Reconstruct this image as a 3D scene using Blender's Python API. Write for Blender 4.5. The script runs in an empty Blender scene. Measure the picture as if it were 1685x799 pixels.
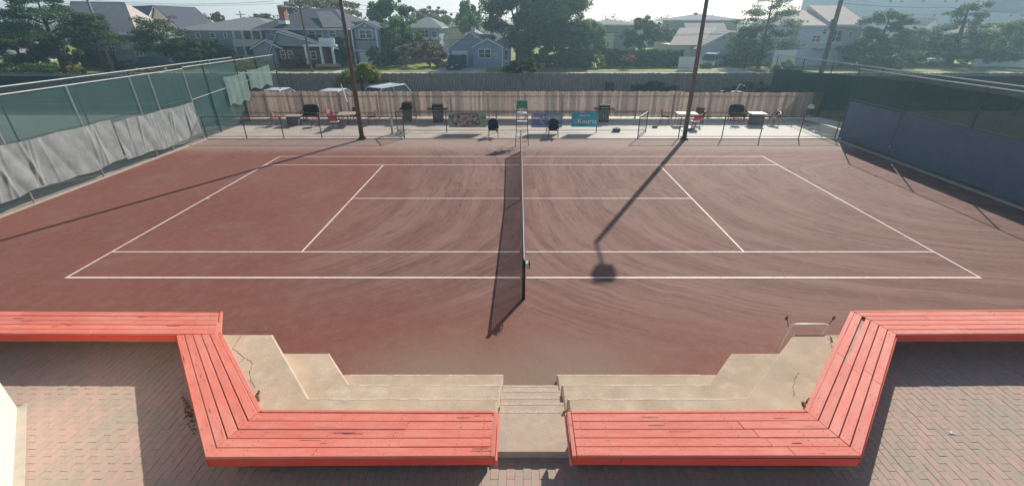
import bpy, math, random
import numpy as np
from mathutils import Vector, Matrix
random.seed(7); np.random.seed(7)
R = math.radians
sc = bpy.context.scene
C = sc.collection

# ------------------------------------------------------------------ camera
CX, CY, CZ, FPX, PIT = -0.1098, -9.4136, 6.0531, 704.589, 0.4315
PU, PV = 854.02, 358.69
cd = bpy.data.cameras.new('camera'); cam = bpy.data.objects.new('camera', cd); C.objects.link(cam)
cam.location = (CX, CY, CZ); cam.rotation_euler = (math.pi/2-PIT, 0, 0)
cd.sensor_width = 36; cd.lens = FPX/1685*36; cd.clip_end = 3000; cd.clip_start = .05
cd.shift_x = (842.5-PU)/1685; cd.shift_y = (PV-399.5)/1685
sc.camera = cam
# ------------------------------------------------------------------ sky, sun, exposure
SUN_EL, SX, SY = 34.5, .492, .871
w = bpy.data.worlds.new('World'); sc.world = w; w.use_nodes = True
nt = w.node_tree; bg = nt.nodes['Background']; sk = nt.nodes.new('ShaderNodeTexSky')
sk.sky_type = 'NISHITA'; sk.sun_disc = False; sk.sun_elevation = R(SUN_EL); sk.sun_rotation = math.atan2(SX, SY)
sk.dust_density = 1.0; sk.air_density = 1.0; sk.ozone_density = 1.0
_g = nt.nodes.new('ShaderNodeNewGeometry'); _x = nt.nodes.new('ShaderNodeSeparateXYZ'); nt.links.new(_g.outputs['Incoming'], _x.inputs[0])
def _wm(op, a, b):
    q = nt.nodes.new('ShaderNodeMath'); q.operation = op
    for i, t in enumerate((a, b)):
        if isinstance(t, (int, float)): q.inputs[i].default_value = t
        else: nt.links.new(t, q.inputs[i])
    return q.outputs[0]
_el = _wm('ABSOLUTE', _x.outputs[2], 0)
_gl = _wm('MULTIPLY', _wm('POWER', 2.718, _wm('MULTIPLY', _el, -7.0)), 8.0)   # whitish summer haze low in the sky, all round
_vm = nt.nodes.new('ShaderNodeVectorMath'); _vm.operation = 'SCALE'; _vm.inputs[0].default_value = (.80, .97, 1.18); nt.links.new(_gl, _vm.inputs['Scale'])
_va = nt.nodes.new('ShaderNodeVectorMath'); _va.operation = 'ADD'; nt.links.new(sk.outputs[0], _va.inputs[0]); nt.links.new(_vm.outputs[0], _va.inputs[1])
nt.links.new(_va.outputs[0], bg.inputs[0]); bg.inputs[1].default_value = .072
sl = bpy.data.lights.new('sun', 'SUN'); so = bpy.data.objects.new('sun', sl); C.objects.link(so)
sl.energy = 4.9; sl.angle = R(.53); sl.color = (1, .95, .86)
sd = Vector((SX*math.cos(R(SUN_EL)), SY*math.cos(R(SUN_EL)), math.sin(R(SUN_EL))))
so.rotation_euler = (-sd).to_track_quat('-Z', 'Y').to_euler(); so.location = (20, 40, 30)
sc.view_settings.view_transform = 'Standard'; sc.view_settings.look = 'None'; sc.view_settings.gamma = 1
sc.view_settings.exposure = .10
HAZE = .0019

# ------------------------------------------------------------------ places: a point of the world at a chosen distance or height
_c, _s = math.cos(PIT), math.sin(PIT)
def _ray(u, v):
    a = (u-PU)/FPX; b = (v-PV)/FPX
    return Vector((a, _c-b*_s, -_s-b*_c))
def at(u, v, Y):
    d = _ray(u, v); t = (Y-CY)/d.y
    return Vector((CX, CY, CZ)) + d*t
def atx(u, v, X):
    d = _ray(u, v); t = (X-CX)/d.x
    return Vector((CX, CY, CZ)) + d*t
def atz(u, v, z=0):
    d = _ray(u, v); t = (z-CZ)/d.z
    return Vector((CX, CY, CZ)) + d*t

# ------------------------------------------------------------------ materials
def mat(name, col, col2=None, scale=4, rough=.8, spec=.3, metal=0, bump=0, bscale=40, rand=0, detail=5, stretch=None, lo=.35, hi=.65, coord='Object', alpha=1, sheen=0):
    m = bpy.data.materials.new(name); m.use_nodes = True; n = m.node_tree.nodes; L = m.node_tree.links
    b = n['Principled BSDF']; b.inputs['Roughness'].default_value = rough; b.inputs['Metallic'].default_value = metal
    b.inputs['Specular IOR Level'].default_value = spec
    tc = n.new('ShaderNodeTexCoord'); src = tc.outputs[coord]
    if stretch:
        mp = n.new('ShaderNodeMapping'); mp.inputs['Scale'].default_value = stretch; L.new(src, mp.inputs[0]); src = mp.outputs[0]
    out = None
    if col2 is not None:
        no = n.new('ShaderNodeTexNoise'); no.inputs['Scale'].default_value = scale; no.inputs['Detail'].default_value = detail
        no.inputs['Roughness'].default_value = .62
        L.new(src, no.inputs['Vector'])
        cr = n.new('ShaderNodeValToRGB'); cr.color_ramp.elements[0].position = lo; cr.color_ramp.elements[1].position = hi
        cr.color_ramp.elements[0].color = (*col, 1); cr.color_ramp.elements[1].color = (*col2, 1)
        L.new(no.outputs['Fac'], cr.inputs[0]); out = cr.outputs[0]
    if rand:
        oi = n.new('ShaderNodeObjectInfo'); mr = n.new('ShaderNodeMapRange'); mr.inputs['To Min'].default_value = 1-rand; mr.inputs['To Max'].default_value = 1+rand
        L.new(oi.outputs['Random'], mr.inputs[0])
        mx = n.new('ShaderNodeVectorMath'); mx.operation = 'SCALE'
        if out is not None: L.new(out, mx.inputs[0])
        else: mx.inputs[0].default_value = col
        L.new(mr.outputs[0], mx.inputs['Scale']); out = mx.outputs[0]
    if out is not None: L.new(out, b.inputs['Base Color'])
    else: b.inputs['Base Color'].default_value = (*col, 1)
    if bump:
        nb = n.new('ShaderNodeTexNoise'); nb.inputs['Scale'].default_value = bscale; nb.inputs['Detail'].default_value = 6
        L.new(src, nb.inputs['Vector'])
        bp = n.new('ShaderNodeBump'); bp.inputs['Strength'].default_value = bump; bp.inputs['Distance'].default_value = .02
        L.new(nb.outputs['Fac'], bp.inputs['Height']); L.new(bp.outputs[0], b.inputs['Normal'])
    if alpha < 1:
        tr = n.new('ShaderNodeBsdfTransparent'); ms = n.new('ShaderNodeMixShader'); ms.inputs[0].default_value = alpha
        L.new(tr.outputs[0], ms.inputs[1]); L.new(b.outputs[0], ms.inputs[2]); L.new(ms.outputs[0], n['Material Output'].inputs['Surface'])
    return m

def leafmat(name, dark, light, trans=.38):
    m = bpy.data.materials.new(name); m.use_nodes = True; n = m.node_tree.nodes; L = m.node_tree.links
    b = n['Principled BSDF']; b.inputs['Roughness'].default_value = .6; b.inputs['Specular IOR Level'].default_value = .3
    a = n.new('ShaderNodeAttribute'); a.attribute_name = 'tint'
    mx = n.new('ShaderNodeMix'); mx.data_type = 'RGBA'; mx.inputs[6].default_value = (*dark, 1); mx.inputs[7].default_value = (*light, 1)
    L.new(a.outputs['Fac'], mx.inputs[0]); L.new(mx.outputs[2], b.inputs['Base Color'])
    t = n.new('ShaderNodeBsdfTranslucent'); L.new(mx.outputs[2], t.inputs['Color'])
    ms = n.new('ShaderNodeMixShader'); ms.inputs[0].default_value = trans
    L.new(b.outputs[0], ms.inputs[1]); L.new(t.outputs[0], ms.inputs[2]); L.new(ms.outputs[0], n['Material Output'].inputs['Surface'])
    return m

M = {}
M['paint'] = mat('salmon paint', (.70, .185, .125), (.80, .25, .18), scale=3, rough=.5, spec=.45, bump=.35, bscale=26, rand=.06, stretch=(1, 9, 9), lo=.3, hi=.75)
M['paintshade'] = mat('bench paint in shade', (.82, .085, .05), (.88, .12, .075), scale=3, rough=.55, spec=.4, bump=.2, bscale=20, stretch=(1, 7, 7))
M['concrete'] = mat('beige concrete', (.48, .37, .265), (.64, .49, .37), scale=2.2, rough=.85, bump=.35, bscale=60, detail=9, lo=.3, hi=.7)
M['step'] = mat('worn step concrete', (.40, .31, .26), (.54, .43, .35), rand=.10, scale=16, rough=.85, bump=.5, bscale=70, detail=10, lo=.3, hi=.7)
M['crack'] = mat('crack filler', (.16, .12, .09), rough=.9)
M['mortar'] = mat('sandy joint', (.42, .335, .275), (.50, .40, .33), scale=8, rough=.95)
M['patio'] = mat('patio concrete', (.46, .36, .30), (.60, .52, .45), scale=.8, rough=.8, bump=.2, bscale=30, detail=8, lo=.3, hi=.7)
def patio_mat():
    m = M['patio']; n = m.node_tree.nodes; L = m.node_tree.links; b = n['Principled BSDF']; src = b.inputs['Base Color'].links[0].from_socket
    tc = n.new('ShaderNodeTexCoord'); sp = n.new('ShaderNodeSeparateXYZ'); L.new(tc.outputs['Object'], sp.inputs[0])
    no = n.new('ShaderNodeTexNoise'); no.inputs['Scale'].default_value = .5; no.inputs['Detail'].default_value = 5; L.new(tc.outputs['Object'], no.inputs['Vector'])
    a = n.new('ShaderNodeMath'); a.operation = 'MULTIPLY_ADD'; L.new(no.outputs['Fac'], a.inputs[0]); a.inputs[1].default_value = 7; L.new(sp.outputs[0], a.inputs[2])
    r = n.new('ShaderNodeMapRange'); r.inputs['From Min'].default_value = 3; r.inputs['From Max'].default_value = 12; L.new(a.outputs[0], r.inputs[0])  # concrete pales towards the right: sun glare painted into the colour
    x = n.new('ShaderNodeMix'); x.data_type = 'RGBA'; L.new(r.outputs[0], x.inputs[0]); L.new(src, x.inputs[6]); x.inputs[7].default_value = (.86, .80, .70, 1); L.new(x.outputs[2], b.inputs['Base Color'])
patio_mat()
M['stucco'] = mat('cream stucco', (.80, .74, .62), rough=.9, bump=.1, bscale=80)

M['asphalt'] = mat('asphalt', (.05, .052, .055), (.075, .075, .08), scale=3, rough=.9)
M['ground'] = mat('dry ground', (.10, .11, .07), (.14, .13, .09), scale=.4, rough=1)
M['grass'] = mat('lawn grass', (.16, .21, .04), (.34, .37, .09), scale=.5, rough=.9, bump=.4, bscale=12)
M['drive'] = mat('pale driveway', (.50, .47, .43), (.6, .56, .5), scale=1, rough=.9)
M['wood'] = mat('tan fence board', (.50, .36, .27), (.74, .60, .48), scale=3, rough=.85, rand=.22, stretch=(6, 6, .9), bump=.3, bscale=14)
M['greywood'] = mat('grey fence board', (.13, .13, .125), (.42, .39, .36), scale=5, rough=.9, stretch=(2.2, 1, .25), lo=.35, hi=.75)
M['galv'] = mat('galvanised pipe', (.42, .44, .42), (.55, .57, .55), scale=4, rough=.4, metal=.5, spec=.5)
M['greenpipe'] = mat('green coated pipe', (.05, .08, .06), rough=.4, spec=.5)
M['brownpipe'] = mat('brown painted pipe', (.10, .062, .05), (.17, .115, .095), scale=3, rough=.5, spec=.4)
M['blackmetal'] = mat('black metal', (.025, .025, .03), rough=.4, spec=.5)
M['polished'] = mat('pale brushed steel', (.78, .76, .72), rough=.45, metal=.25)
M['rust'] = mat('rusty iron', (.12, .07, .04), (.2, .12, .07), scale=30, rough=.9)
M['chrome'] = mat('bright steel', (.75, .72, .68), rough=.22, metal=1)
M['mesh'] = mat('chain link', (.20, .23, .21), rough=.5, alpha=.13)
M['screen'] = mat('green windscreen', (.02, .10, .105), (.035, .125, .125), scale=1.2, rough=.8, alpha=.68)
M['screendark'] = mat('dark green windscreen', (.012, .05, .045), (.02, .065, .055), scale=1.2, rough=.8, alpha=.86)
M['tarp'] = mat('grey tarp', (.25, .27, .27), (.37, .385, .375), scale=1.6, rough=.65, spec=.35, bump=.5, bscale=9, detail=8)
M['shadetarp'] = mat('shade-tinted grey tarp', (.115, .15, .22), (.14, .175, .25), scale=1.6, rough=.75, bump=.4, bscale=9)  # the grey tarp again, darkened and blued in colour for its shaded side
M['paletarp'] = mat('faded green cloth', (.40, .47, .42), (.5, .56, .5), scale=3, rough=.8)
M['sheer'] = mat('sheer green cloth', (.20, .29, .26), (.28, .38, .34), scale=3, rough=.8, alpha=.72)
M['netcord'] = mat('black net cord', (.012, .012, .014), rough=.7)
M['netgreen'] = mat('dark net post paint', (.012, .02, .014), rough=.35, spec=.5)
M['white'] = mat('white paint', (.80, .80, .78), rough=.5)
M['whitecloth'] = mat('white vinyl', (.78, .76, .74), rough=.5)
M['red'] = mat('red sling fabric', (.52, .07, .07), rough=.7)
M['pink'] = mat('faded pink cushion', (.62, .22, .22), rough=.8)
M['maroon'] = mat('maroon fabric', (.16, .05, .05), rough=.8)
M['wicker'] = mat('black wicker', (.014, .014, .019), (.03, .03, .038), scale=60, rough=.5, bump=.6, bscale=120)
M['tan'] = mat('tan cushion', (.40, .33, .27), rough=.9)
M['green'] = mat('green plastic', (.03, .24, .12), rough=.4, spec=.5)
M['teal'] = mat('teal banner vinyl', (.035, .36, .52), (.045, .40, .54), scale=3, rough=.4)
M['navy'] = mat('navy vinyl', (.02, .09, .14), rough=.5)
M['blue'] = mat('violet blue banner vinyl', (.14, .19, .40), (.18, .22, .44), scale=3, rough=.4)
M['lilac'] = mat('lilac banner band', (.36, .38, .52), rough=.4)
M['sage'] = mat('sage banner vinyl', (.34, .42, .30), rough=.5)
M['sepia'] = mat('sepia aerial print', (.11, .065, .055), (.62, .46, .42), scale=5, rough=.5, detail=6, lo=.42, hi=.60)
M['sepiadark'] = mat('sepia border', (.16, .10, .08), rough=.5)
M['grill'] = mat('black grill enamel', (.012, .013, .016), rough=.45, spec=.3)
M['gbox'] = mat('grey box plastic', (.12, .12, .13), rough=.5)
M['roof'] = mat('dark blue grey shingle', (.07, .08, .11), (.11, .12, .155), scale=3, rough=.9, stretch=(1, 1, 3))
M['rooftan'] = mat('taupe shingle', (.60, .50, .44), (.68, .58, .51), scale=2, rough=.9)
M['roofgrey'] = mat('grey shingle', (.20, .21, .22), (.28, .29, .30), scale=3, rough=.9)
M['rooflight'] = mat('pale shingle', (.30, .29, .29), (.37, .35, .35), scale=2, rough=.9)
M['sidingblue'] = mat('blue siding', (.28, .35, .47), (.33, .40, .53), scale=.8, rough=.7, stretch=(.5, .5, 9))
M['sidinggrey'] = mat('blue grey siding', (.28, .32, .38), (.34, .38, .45), scale=.8, rough=.7, stretch=(.5, .5, 9))
M['sidingpale'] = mat('pale siding', (.62, .68, .78), (.70, .75, .84), scale=.8, rough=.7, stretch=(.5, .5, 9))
M['sidingcream'] = mat('cream siding', (.66, .60, .50), (.72, .66, .56), scale=.8, rough=.7, stretch=(.5, .5, 9))
M['brickred'] = mat('red brick wall', (.15, .07, .06), (.22, .11, .09), scale=6, rough=.9)
M['chimney'] = mat('orange brick', (.32, .15, .10), (.42, .22, .15), scale=8, rough=.9)
M['glass'] = mat('window glass', (.03, .045, .06), rough=.1, spec=.7)
M['trim'] = mat('white trim', (.84, .85, .86), rough=.5)
M['bark'] = mat('bark', (.06, .045, .035), (.11, .085, .065), scale=4, rough=1, bump=.6, bscale=8, stretch=(3, 3, .6))
M['woodpole'] = mat('weathered utility pole', (.14, .11, .095), (.22, .18, .15), scale=3, rough=.95, stretch=(4, 4, .3))
M['polegrey'] = mat('grey steel pole', (.34, .36, .36), rough=.5, metal=.3)
M['wire'] = mat('cable', (.03, .03, .035), rough=.6)
M['carwhite'] = mat('white car paint', (.62, .68, .72), rough=.2, spec=.6)
M['carteal'] = mat('blue grey car paint', (.06, .11, .15), rough=.2, spec=.6)
M['cardark'] = mat('black car paint', (.02, .022, .028), rough=.2, spec=.6)
M['tyre'] = mat('tyre rubber', (.02, .02, .02), rough=.9)
M['lamp'] = mat('lens glass', (.6, .6, .58), rough=.15, spec=.6)
M['lit'] = mat('dry leaf litter', (.10, .05, .03), (.28, .16, .1), scale=20, rough=.95)
M['rail'] = mat('worn kerb', (.46, .40, .34), (.56, .5, .42), scale=3, rough=.9)
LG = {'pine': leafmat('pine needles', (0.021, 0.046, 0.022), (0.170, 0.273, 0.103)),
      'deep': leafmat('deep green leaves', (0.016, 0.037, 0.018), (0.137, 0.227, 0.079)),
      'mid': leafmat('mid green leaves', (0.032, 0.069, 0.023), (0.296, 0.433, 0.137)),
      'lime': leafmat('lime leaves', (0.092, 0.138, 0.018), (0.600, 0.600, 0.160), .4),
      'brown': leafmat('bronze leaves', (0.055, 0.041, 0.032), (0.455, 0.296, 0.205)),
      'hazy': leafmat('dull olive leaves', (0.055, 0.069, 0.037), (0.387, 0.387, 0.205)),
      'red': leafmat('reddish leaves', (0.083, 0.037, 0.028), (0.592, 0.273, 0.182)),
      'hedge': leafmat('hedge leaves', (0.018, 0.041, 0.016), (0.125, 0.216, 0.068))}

def layered(name, base, base2, bscale, layers, rough, spec, bump, bs, rand=0, stretch=None, mapw=False, trans=0):
    """base colour mottling plus layers (scale, lo, hi, colour, strength, stretch)"""
    m = mat(name, base, base2, scale=bscale, rough=rough, spec=spec, bump=bump, bscale=bs, rand=rand, stretch=stretch, lo=.3, hi=.7)
    n = m.node_tree.nodes; L = m.node_tree.links; b = n['Principled BSDF']; tc = n.new('ShaderNodeTexCoord'); oi = n.new('ShaderNodeObjectInfo')
    sh = n.new('ShaderNodeVectorMath'); sh.operation = 'ADD'; L.new(tc.outputs['Object'], sh.inputs[0]); L.new(oi.outputs['Location'], sh.inputs[1])
    for (sc_, lo, hi, col, k, st) in layers:
        src = b.inputs['Base Color'].links[0].from_socket
        mp = n.new('ShaderNodeMapping'); mp.inputs['Scale'].default_value = st; L.new(sh.outputs[0], mp.inputs[0])
        no = n.new('ShaderNodeTexNoise'); no.inputs['Scale'].default_value = sc_; no.inputs['Detail'].default_value = 8; no.inputs['Roughness'].default_value = .68; L.new(mp.outputs[0], no.inputs['Vector'])
        mr = n.new('ShaderNodeMapRange'); mr.inputs['From Min'].default_value = lo; mr.inputs['From Max'].default_value = hi; mr.inputs['To Max'].default_value = k; L.new(no.outputs['Fac'], mr.inputs[0])
        x = n.new('ShaderNodeMix'); x.data_type = 'RGBA'; L.new(mr.outputs[0], x.inputs[0]); L.new(src, x.inputs[6]); x.inputs[7].default_value = (*col, 1); L.new(x.outputs[2], b.inputs['Base Color'])
    if trans:
        t = n.new('ShaderNodeBsdfTranslucent'); L.new(b.inputs['Base Color'].links[0].from_socket, t.inputs['Color']); ms = n.new('ShaderNodeMixShader'); ms.inputs[0].default_value = trans
        L.new(b.outputs[0], ms.inputs[1]); L.new(t.outputs[0], ms.inputs[2]); L.new(ms.outputs[0], n['Material Output'].inputs['Surface'])
    return m
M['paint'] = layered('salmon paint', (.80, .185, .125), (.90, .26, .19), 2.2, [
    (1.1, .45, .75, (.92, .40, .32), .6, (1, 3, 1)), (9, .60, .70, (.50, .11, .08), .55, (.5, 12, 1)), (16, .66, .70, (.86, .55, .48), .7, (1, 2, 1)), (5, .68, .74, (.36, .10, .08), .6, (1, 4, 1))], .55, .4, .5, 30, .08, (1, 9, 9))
M['paintshade'] = layered('bench paint in shade', (.80, .085, .05), (.86, .12, .075), 2, [(3, .58, .75, (.52, .06, .04), .6, (1, 1, 2)), (14, .67, .71, (.85, .35, .28), .6, (1, 1, 1))], .6, .35, .3, 24, .05)  # bench paint again, its colour deepened for the shaded fascia faces
_cl = [(.8, .46, .66, (.42, .32, .235), .75, (1, 1, 1)), (2.6, .52, .70, (.70, .58, .47), .6, (1, 1, 1)), (22, .60, .72, (.30, .24, .18), .5, (1, 1, 1)), (5, .64, .74, (.28, .25, .19), .6, (1, 1, 1))]
M['concrete'] = layered('beige concrete', (.50, .385, .275), (.62, .48, .36), 2.2, _cl, .88, .25, .3, 55, .05)
M['line'] = layered('line tape', (.76, .60, .54), (.86, .76, .70), 3, [(7, .56, .68, (.45, .25, .20), .75, (1, 1, 1))], .6, .3, .1, 30)
M['nosing'] = layered('pale concrete edge', (.62, .52, .41), (.74, .64, .52), 9, [(30, .55, .68, (.36, .29, .23), .8, (1, 1, 1))], .85, .3, .6, 60)
M['step'] = layered('trodden step concrete', (.48, .36, .27), (.58, .445, .345), 7, [(26, .58, .72, (.62, .52, .43), .35, (1, 1, 1)), (2.4, .5, .7, (.40, .35, .32), .7, (1, 1, 1)), (12, .62, .72, (.30, .23, .19), .5, (1, 1, 1))], .88, .25, .25, 50, .05)
M['stepedge'] = layered('trodden step edge', (.52, .43, .36), (.60, .50, .42), 9, [(26, .5, .66, (.34, .27, .23), .8, (1, 1, 1))], .85, .3, .4, 60)
M['wood'] = layered('tan fence board', (.58, .485, .42), (.76, .675, .60), 3, [(6, .52, .66, (.33, .27, .23), .8, (7, 7, .5)), (2, .6, .75, (.80, .72, .64), .6, (5, 5, .7))], .85, .3, .3, 14, .20, (6, 6, .9), trans=.5)
# clay: two halves combed by the drag mat in rounded loops
def clay():
    m = bpy.data.materials.new('red clay'); m.use_nodes = True; n = m.node_tree.nodes; L = m.node_tree.links
    b = n['Principled BSDF']
    tc = n.new('ShaderNodeTexCoord'); P = tc.outputs['Object']
    def math_(op, a, bb=None, c=None):
        x = n.new('ShaderNodeMath'); x.operation = op
        for i, vv in enumerate((a, bb, c)):
            if vv is None: continue
            if isinstance(vv, (int, float)): x.inputs[i].default_value = vv
            else: L.new(vv, x.inputs[i])
        return x.outputs[0]
    def noise(vec, scale, detail=5, rough=.6):
        x = n.new('ShaderNodeTexNoise'); x.inputs['Scale'].default_value = scale; x.inputs['Detail'].default_value = detail; x.inputs['Roughness'].default_value = rough
        L.new(vec, x.inputs['Vector']); return x.outputs['Fac']
    def ramp(f, lo, hi):
        x = n.new('ShaderNodeMapRange'); x.interpolation_type = 'SMOOTHSTEP'; x.inputs['From Min'].default_value = lo; x.inputs['From Max'].default_value = hi
        L.new(f, x.inputs[0]); return x.outputs[0]
    def mix(f, a, bb):
        x = n.new('ShaderNodeMix'); x.data_type = 'RGBA'
        if isinstance(f, (int, float)): x.inputs[0].default_value = f
        else: L.new(f, x.inputs[0])
        for i, vv in ((6, a), (7, bb)):
            if isinstance(vv, tuple): x.inputs[i].default_value = (*vv, 1)
            else: L.new(vv, x.inputs[i])
        return x.outputs[2]
    sp = n.new('ShaderNodeSeparateXYZ'); L.new(P, sp.inputs[0]); X, Y = sp.outputs[0], sp.outputs[1]
    wob = noise(P, .35, 2)
    Xv = math_('MULTIPLY', math_('ABSOLUTE', X), math_('ADD', 1.0, math_('MULTIPLY', math_('SUBTRACT', Y, 6.0), .022)))
    dx = math_('DIVIDE', math_('SUBTRACT', Xv, 21.0), 21.0)
    dy = math_('DIVIDE', math_('SUBTRACT', Y, 6.5), 9.5)
    r = math_('POWER', math_('ADD', math_('POWER', math_('ABSOLUTE', dx), 3.6), math_('POWER', math_('ABSOLUTE', dy), 3.6)), 1/3.6)
    r = math_('ADD', r, math_('MULTIPLY', wob, .035))
    th = math_('ARCTAN2', dy, dx)
    cv = n.new('ShaderNodeCombineXYZ'); L.new(math_('MULTIPLY', r, 23), cv.inputs[0]); L.new(math_('MULTIPLY', th, .45), cv.inputs[1]); L.new(math_('SIGN', X), cv.inputs[2])
    tr1 = noise(cv.outputs[0], 1.25, 3, .55)
    cv2 = n.new('ShaderNodeCombineXYZ'); L.new(math_('MULTIPLY', r, 130), cv2.inputs[0]); L.new(math_('MULTIPLY', th, 5), cv2.inputs[1]); L.new(math_('SIGN', X), cv2.inputs[2])
    tr2 = noise(cv2.outputs[0], 1.0, 6, .75)
    cv3 = n.new('ShaderNodeCombineXYZ'); L.new(math_('MULTIPLY', r, 52), cv3.inputs[0]); L.new(math_('MULTIPLY', th, .9), cv3.inputs[1]); L.new(math_('SIGN', X), cv3.inputs[2])
    tr3 = noise(cv3.outputs[0], 1.0, 4, .65)
    big = noise(P, .22, 4); patch = noise(P, .55, 5, .65)
    zone = math_('MULTIPLY', ramp(math_('ADD', X, math_('MULTIPLY', big, 3)), -6.5, -2.0), ramp(math_('ADD', Y, math_('MULTIPLY', big, 2)), -1.6, 1.2))
    zr = math_('MULTIPLY', ramp(math_('ADD', X, math_('MULTIPLY', big, 2)), .5, 2.5), ramp(Y, -3.2, -.5))
    zone = math_('MAXIMUM', zone, zr)
    col = mix(ramp(big, .35, .65), (.215, .078, .057), (.245, .095, .070))
    dusty_glare = mix(ramp(tr1, .38, .62), (.205, .106, .086), (.272, .158, .128))  # combed dust, with the right half's sun glare painted in as greyer clay
    dusty_glare = mix(math_('MULTIPLY', ramp(tr3, .48, .64), .45), dusty_glare, (.150, .075, .064))
    dusty_glare = mix(math_('MULTIPLY', math_('MULTIPLY', ramp(tr2, .50, .62), ramp(patch, .38, .58)), .85), dusty_glare, (.095, .048, .042))
    dusty_glare = mix(math_('MULTIPLY', ramp(math_('SUBTRACT', 1.0, tr2), .52, .66), .45), dusty_glare, (.36, .23, .195))
    zone = math_('MAXIMUM', zone, math_('MULTIPLY', ramp(patch, .40, .66), .34))
    col = mix(math_('MULTIPLY', zone, .84), col, dusty_glare)
    fine = noise(P, 3.2, 8, .7)
    col = mix(math_('MULTIPLY', ramp(fine, .42, .7), .26), col, (.33, .19, .155))
    col = mix(math_('MULTIPLY', ramp(patch, .52, .72), .35), col, (.30, .155, .12))
    grit = noise(P, 11, 9, .85)
    col = mix(math_('MULTIPLY', ramp(grit, .58, .68), .6), col, (.12, .06, .05))
    col = mix(math_('MULTIPLY', ramp(math_('SUBTRACT', 1.0, grit), .59, .69), .5), col, (.40, .27, .22))
    # scuffs
    mp = n.new('ShaderNodeMapping'); mp.inputs['Rotation'].default_value = (0, 0, R(-28)); mp.inputs['Scale'].default_value = (2.2, .8, 1); L.new(P, mp.inputs[0])
    sc1 = noise(mp.outputs[0], 3.4, 6, .75)
    col = mix(math_('MULTIPLY', ramp(sc1, .64, .74), .5), col, (.15, .07, .058))
    # trodden dust along the far edge and the near end by the steps
    col = mix(math_('MULTIPLY', ramp(math_('ADD', Y, math_('MULTIPLY', fine, 1.5)), 11.9, 14.0), .55), col, (.46, .36, .30))
    nearm = math_('MULTIPLY', ramp(math_('SUBTRACT', math_('MULTIPLY', big, 2.2), Y), 2.9, 4.6), ramp(math_('SUBTRACT', 4.0, math_('ABSOLUTE', math_('ADD', X, .4))), 0, 2.6))
    col = mix(math_('MULTIPLY', nearm, .9), col, (.27, .185, .135))
    L.new(col, b.inputs['Base Color'])
    b.inputs['Roughness'].default_value = .78; b.inputs['Specular IOR Level'].default_value = .22
    h = math_('ADD', math_('MULTIPLY', math_('MULTIPLY', tr2, zone), 1.3), math_('ADD', math_('MULTIPLY', noise(P, 26, 6, .7), .5), math_('MULTIPLY', fine, .7)))
    bp = n.new('ShaderNodeBump'); bp.inputs['Strength'].default_value = .42; bp.inputs['Distance'].default_value = .035
    L.new(h, bp.inputs['Height']); L.new(bp.outputs[0], b.inputs['Normal'])
    return m
M['clay'] = clay()

def brickmat():
    m = bpy.data.materials.new('paver brick'); m.use_nodes = True; n = m.node_tree.nodes; L = m.node_tree.links
    b = n['Principled BSDF']; b.inputs['Roughness'].default_value = .85
    g = n.new('ShaderNodeNewGeometry'); sn = n.new('ShaderNodeMapping'); L.new(g.outputs['Position'], sn.inputs[0])
    oi = n.new('ShaderNodeAttribute'); oi.attribute_name = 'tone'; ob = n.new('ShaderNodeObjectInfo')
    no = n.new('ShaderNodeTexNoise'); no.inputs['Scale'].default_value = 1.3; no.inputs['Detail'].default_value = 3; L.new(sn.outputs[0], no.inputs['Vector'])
    ad = n.new('ShaderNodeMath'); ad.operation = 'ADD'; L.new(oi.outputs['Fac'], ad.inputs[0]); L.new(ob.outputs['Random'], ad.inputs[1])
    fr = n.new('ShaderNodeMath'); fr.operation = 'FRACT'; L.new(ad.outputs[0], fr.inputs[0])
    a2 = n.new('ShaderNodeMath'); a2.operation = 'MULTIPLY_ADD'; L.new(fr.outputs[0], a2.inputs[0]); a2.inputs[1].default_value = .42
    a3 = n.new('ShaderNodeMath'); a3.operation = 'MULTIPLY'; a3.inputs[1].default_value = 1.1; L.new(no.outputs['Fac'], a3.inputs[0]); L.new(a3.outputs[0], a2.inputs[2])
    cr = n.new('ShaderNodeValToRGB'); e = cr.color_ramp.elements; e[0].position = .3; e[0].color = (.45, .39, .32, 1); e[1].position = .95; e[1].color = (.58, .395, .325, 1)
    k = e.new(.5); k.color = (.475, .38, .305, 1); k = e.new(.7); k.color = (.51, .385, .31, 1)
    L.new(a2.outputs[0], cr.inputs[0])
    n2 = n.new('ShaderNodeTexNoise'); n2.inputs['Scale'].default_value = 22; n2.inputs['Detail'].default_value = 8; L.new(sn.outputs[0], n2.inputs['Vector'])
    mr = n.new('ShaderNodeMapRange'); mr.inputs['To Min'].default_value = .76; mr.inputs['To Max'].default_value = 1.08; L.new(n2.outputs['Fac'], mr.inputs[0])
    vm = n.new('ShaderNodeVectorMath'); vm.operation = 'SCALE'; L.new(cr.outputs[0], vm.inputs[0]); L.new(mr.outputs[0], vm.inputs['Scale']); L.new(vm.outputs[0], b.inputs['Base Color'])
    bp = n.new('ShaderNodeBump'); bp.inputs['Strength'].default_value = .25; bp.inputs['Distance'].default_value = .008; L.new(n2.outputs['Fac'], bp.inputs['Height']); L.new(bp.outputs[0], b.inputs['Normal'])
    return m
M['paver'] = brickmat()

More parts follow.
